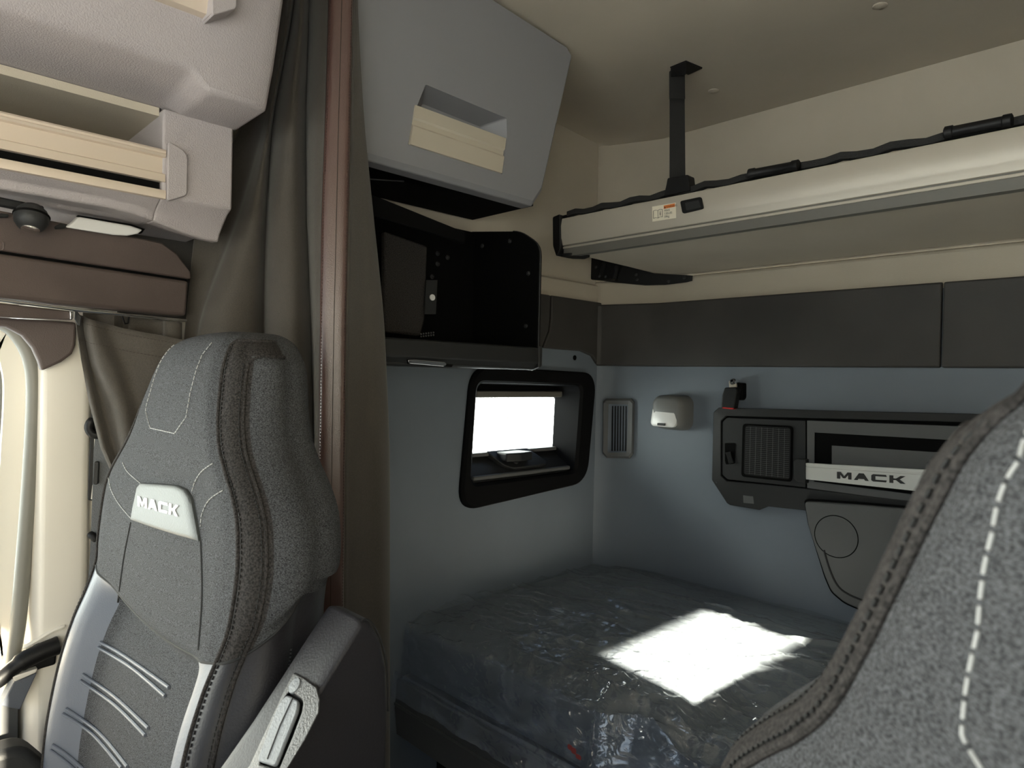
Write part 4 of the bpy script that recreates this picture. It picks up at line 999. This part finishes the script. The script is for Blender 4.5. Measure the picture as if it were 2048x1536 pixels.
# lowered left armrest just in view
MB().prism(roundpoly([V((-1.33, -.25, -.60)), V((-1.33, .20, -.595)), V((-1.33, .24, -.65)), V((-1.33, .2, -.70)), V((-1.33, -.25, -.69))], .02), (.055, 0, 0)).build('lowered_armrest', M['console'], seat, bevel=.012, seg=3)
# folded-up armrest on the inner side
side_px = [(668, 1207), (700, 1203), (728, 1220), (752, 1256), (770, 1306), (777, 1400), (774, 1560), (760, 1700), (560, 1640), (505, 1536), (560, 1430), (600, 1345), (650, 1225)]
ap = [V((0, p.y, p.z)) for p in [onx(*a, -.60) for a in ((640, 1371), (690, 1290), (722, 1240), (741, 1240), (762, 1276), (774, 1330), (777, 1420), (774, 1560), (740, 1760), (400, 1760), (480, 1620), (560, 1500))]]
arm = MB()
def arm_ring(x, s):
    c_ = sum(ap, V())/len(ap); return [V((x, c_.y+(p.y-c_.y)*s, c_.z+(p.z-c_.z)*s)) for p in ap]
arm.loft([arm_ring(-.668, .93), arm_ring(-.664, .985), arm_ring(-.655, 1.0), arm_ring(-.612, 1.0), arm_ring(-.603, .985), arm_ring(-.598, .94)])
ao = arm.build('armrest', M['darkleather'], seat, bevel=.007, seg=3, angle=50); ao['label'] = 'black leather armrest folded upright'
al = smooth_line([V((-.6035, p.y, p.z)) for p in ap[0:7]], 6)
MB().tube([V((p.x, p.y+.002, p.z-.003)) for p in al], .0011, 6).build('armrest_seam', M['seam'], ao)
# handle bezel on the armrest's front edge
fd = (ap[0]-ap[-1]).normalized(); 
def af(px, py, d=0.):     # plane of the armrest's front face (contains x axis and fd)
    nrm = V((1, 0, 0)).cross(fd).normalized()
    if nrm.y > 0: nrm = -nrm
    r = ray(px, py); return r*((nrm.dot(V((-.6, ap[0].y, ap[0].z)))+d)/nrm.dot(r))
nrm_a = V((1, 0, 0)).cross(fd).normalized(); nrm_a = -nrm_a if nrm_a.y > 0 else nrm_a
bz_o = [(588, 1344), (606, 1354), (634, 1374), (640, 1400), (638, 1425), (610, 1480), (570, 1545), (520, 1640), (420, 1640), (500, 1530), (570, 1378)]
bz_i = [(577, 1384), (590, 1388), (604, 1398), (607, 1406), (604, 1425), (585, 1475), (560, 1535), (556, 1540), (520, 1528), (522, 1510), (566, 1400)]
mb = MB(); mb.loft([[af(*a, -.006) for a in bz_o], [af(*a, .004) for a in bz_o], [af(*a, .005) for a in bz_i], [af(*a, -.008) for a in bz_i]], caps=False)
bzo = mb.build('handle_bezel', M['bezel'], ao, bevel=.002, angle=35)
MB().prism([af(*a, .001) for a in ((578, 1386), (606, 1400), (606, 1420), (558, 1542), (518, 1530), (560, 1412))], nrm_a*-.004).build('handle_well', M['matte'], ao)
MB().prism(roundpoly([af(*a, .002) for a in ((578, 1392), (602, 1404), (600, 1424), (556, 1536), (519, 1524), (562, 1412))], .004), nrm_a*.004).build('release_lever', M['lever'], ao, bevel=.0015)
MB().tube([af(585, 1396, .0065), af(560, 1450, .0065), (af(534, 1518, .0065))], .0006, 5).build('lever_crease', M['console'], ao)
MB().lathe(af(591, 1372, .0035), nrm_a, [(0, 0), (.008, 0), (.0075, .002), (0, .0025)], 24).build('round_button', M['lever'], ao)

# driver's seat: a copy of the shared parts, swivelled a little towards the aisle
ds = seat.copy(); COL.objects.link(ds); ds.name = 'driver_seat'; ds['label'] = 'grey driver seat back filling the right edge, close to the viewer'
PIV = V((0, .38, -.1)); TR = V((.0729, -.137, -.035)); RZ = Matrix.Rotation(-.615, 4, 'Z'); RX = Matrix.Rotation(.146, 4, 'X')
BASE = Matrix.Translation((0, .2, -1.35))
ds.matrix_world = Matrix.Translation(PIV+TR) @ RZ @ RX @ Matrix.Translation(-PIV) @ BASE
level = Matrix.Translation((.07, -.12, 0)) @ Matrix.Translation(PIV) @ RZ @ Matrix.Translation(-PIV) @ BASE
for ch in list(seat.children):
    if ch.name.split('.')[0] in ('armrest', 'lowered_armrest', 'zip'): continue
    c2 = ch.copy(); COL.objects.link(c2); c2.parent = ds
    if ch.name.split('.')[0] in ('pedestal', 'seat_cushion'): c2.matrix_local = ds.matrix_world.inverted() @ level
    for gch in ch.children:
        g2 = gch.copy(); COL.objects.link(g2); g2.parent = c2

# ------------------------------------------------------------------ belt and small things by the pillar
sb = thing('seat_belt', 'grey seat belt running down behind the passenger seat', 'seat belt', (-1.43, .36, -.3))
ribbon([far(212, 846, 1.455), far(206, 900, 1.455), far(203, 1000, 1.455), far(199, 1100, 1.455), far(193, 1200, 1.45)], .030, V((.5, .87, 0))).build('webbing', mat('belt_webbing', (.10, .105, .11), .7, bump=.6, bscale=500), sb)
MB().tube(smooth_line([far(200, 838, 1.45), far(184, 842, 1.45), (far(178, 855, 1.45)), far(186, 868, 1.45), far(204, 870, 1.45)], 5), [.006]*5+[.008]*16, 10).build('top_guide', M['black'], sb)
gr = thing('height_adjuster', 'black upright belt adjuster track on the ivory pillar', 'adjuster', (-1.46, .34, -.2))
MB().prism(roundpoly([far(*a, 1.475) for a in ((185, 800), (197, 800), (192, 1000), (177, 998), (177, 990))], .006), (.012, -.004, 0)).build('track', M['black'], gr, bevel=.003)
MB().prism(roundpoly([far(*a, 1.457) for a in ((190, 922), (200, 922), (198, 968), (187, 967))], .004), (.01, -.004, 0)).build('slider', M['console'], gr, bevel=.002)
MB().tube([far(193, 872, 1.462), far(191, 922, 1.462)], .0035, 8).build('rod', M['rail'], gr)
MB().tube([far(189, 970, 1.462), far(186, 998, 1.462)], .0035, 8).build('rod', M['rail'], gr)
kn = thing('belt_stop', 'small black knob at the lower belt on the pillar', 'knob', far(188, 1075, 1.46))
MB().tube(smooth_line([far(180, 1068, 1.462), far(185, 1072, 1.455), (far(192, 1082, 1.45))], 4), [.004, .006, .007, .007, .007, .006, .006, .005, .004], 10).build('knob_body', M['black'], kn)
gh = thing('grab_handle', 'black moulded grab handle below the door pillar', 'handle', onx(50, 1325, -1.44))
MB().tube(smooth_line([onx(*a, -1.435) for a in ((-60, 1400), (0, 1358), (40, 1326), (80, 1305), (118, 1290))], 6), [.010]*4+[.013]*8+[.016]*13, 12).build('grip', M['black'], gh)
MB().prism([onx(*a, -1.44) for a in ((70, 1296), (118, 1274), (112, 1330), (84, 1338), (30, 1360), (24, 1345))], (-.02, 0, 0)).build('grip_base', M['black'], gh, bevel=.004)
sk = thing('sill_cap', 'pale sill cap under the black grab handle', 'sill', onx(50, 1350, -1.45))
MB().prism([onx(*a, -1.425) for a in ((24, 1354), (76, 1337), (72, 1346), (30, 1364))], (-.03, 0, 0)).build('cap', M['ivory'], sk, bevel=.002)
MB().prism([onx(*a, -1.435) for a in ((28, 1364), (74, 1346), (40, 1420), (2, 1412))], (-.03, 0, 0)).build('sill_panel', M['leather'], sk, bevel=.002)

# ------------------------------------------------------------------ light
W = bpy.data.worlds.new('world'); S.world = W; W.use_nodes = True; nt = W.node_tree
bg_ = nt.nodes['Background']; sky = nt.nodes.new('ShaderNodeTexSky'); sky.sky_type = 'HOSEK_WILKIE'
sun_dir = V((.93, -.13, .372)).normalized()
sky.sun_direction = sun_dir; sky.turbidity = 4; sky.ground_albedo = .4
hs = nt.nodes.new('ShaderNodeHueSaturation'); hs.inputs['Saturation'].default_value = .75
nt.links.new(sky.outputs[0], hs.inputs['Color']); nt.links.new(hs.outputs[0], bg_.inputs['Color']); bg_.inputs['Strength'].default_value = 2.2
sd = bpy.data.lights.new('sun', 'SUN'); sd.energy = 17; sd.angle = math.radians(.8); sd.color = (1, .90, .70)
so = bpy.data.objects.new('sun', sd); COL.objects.link(so); so.rotation_euler = sun_dir.to_track_quat('Z', 'Y').to_euler()
def portal(name, c, sx, sy, nrm):
    l = bpy.data.lights.new(name, 'AREA'); l.shape = 'RECTANGLE'; l.size = sx; l.size_y = sy; l.cycles.is_portal = True
    o = bpy.data.objects.new(name, l); COL.objects.link(o); o.location = c; o.rotation_euler = V(nrm).to_track_quat('-Z', 'Y').to_euler()
portal('left_bed_window_portal', (-1.61, 1.59, -.155), .41, .18, (1, 0, 0))
portal('windscreen_portal', (-.5, -1.02, .05), 2.3, .70, (0, 1, 0))
portal('driver_window_portal', (.65, -.55, -.05), .92, .88, (-1, 0, 0))
portal('bed_window_portal', (.65, 1.30, -.068), .5, .13, (-1, 0, 0))
portal('door_portal', (-1.66, -.35, -.2), 1.1, 1.3, (1, 0, 0))

for o in S.objects:
    if '_o' in o: del o['_o']
S.view_settings.view_transform = 'Standard'; S.view_settings.look = 'None'; S.view_settings.gamma = 1; S.view_settings.exposure = 2.8
S.cycles.use_denoising = True
S.cycles.max_bounces = 12; S.cycles.diffuse_bounces = 8; S.cycles.transparent_max_bounces = 16; S.cycles.sample_clamp_indirect = 8
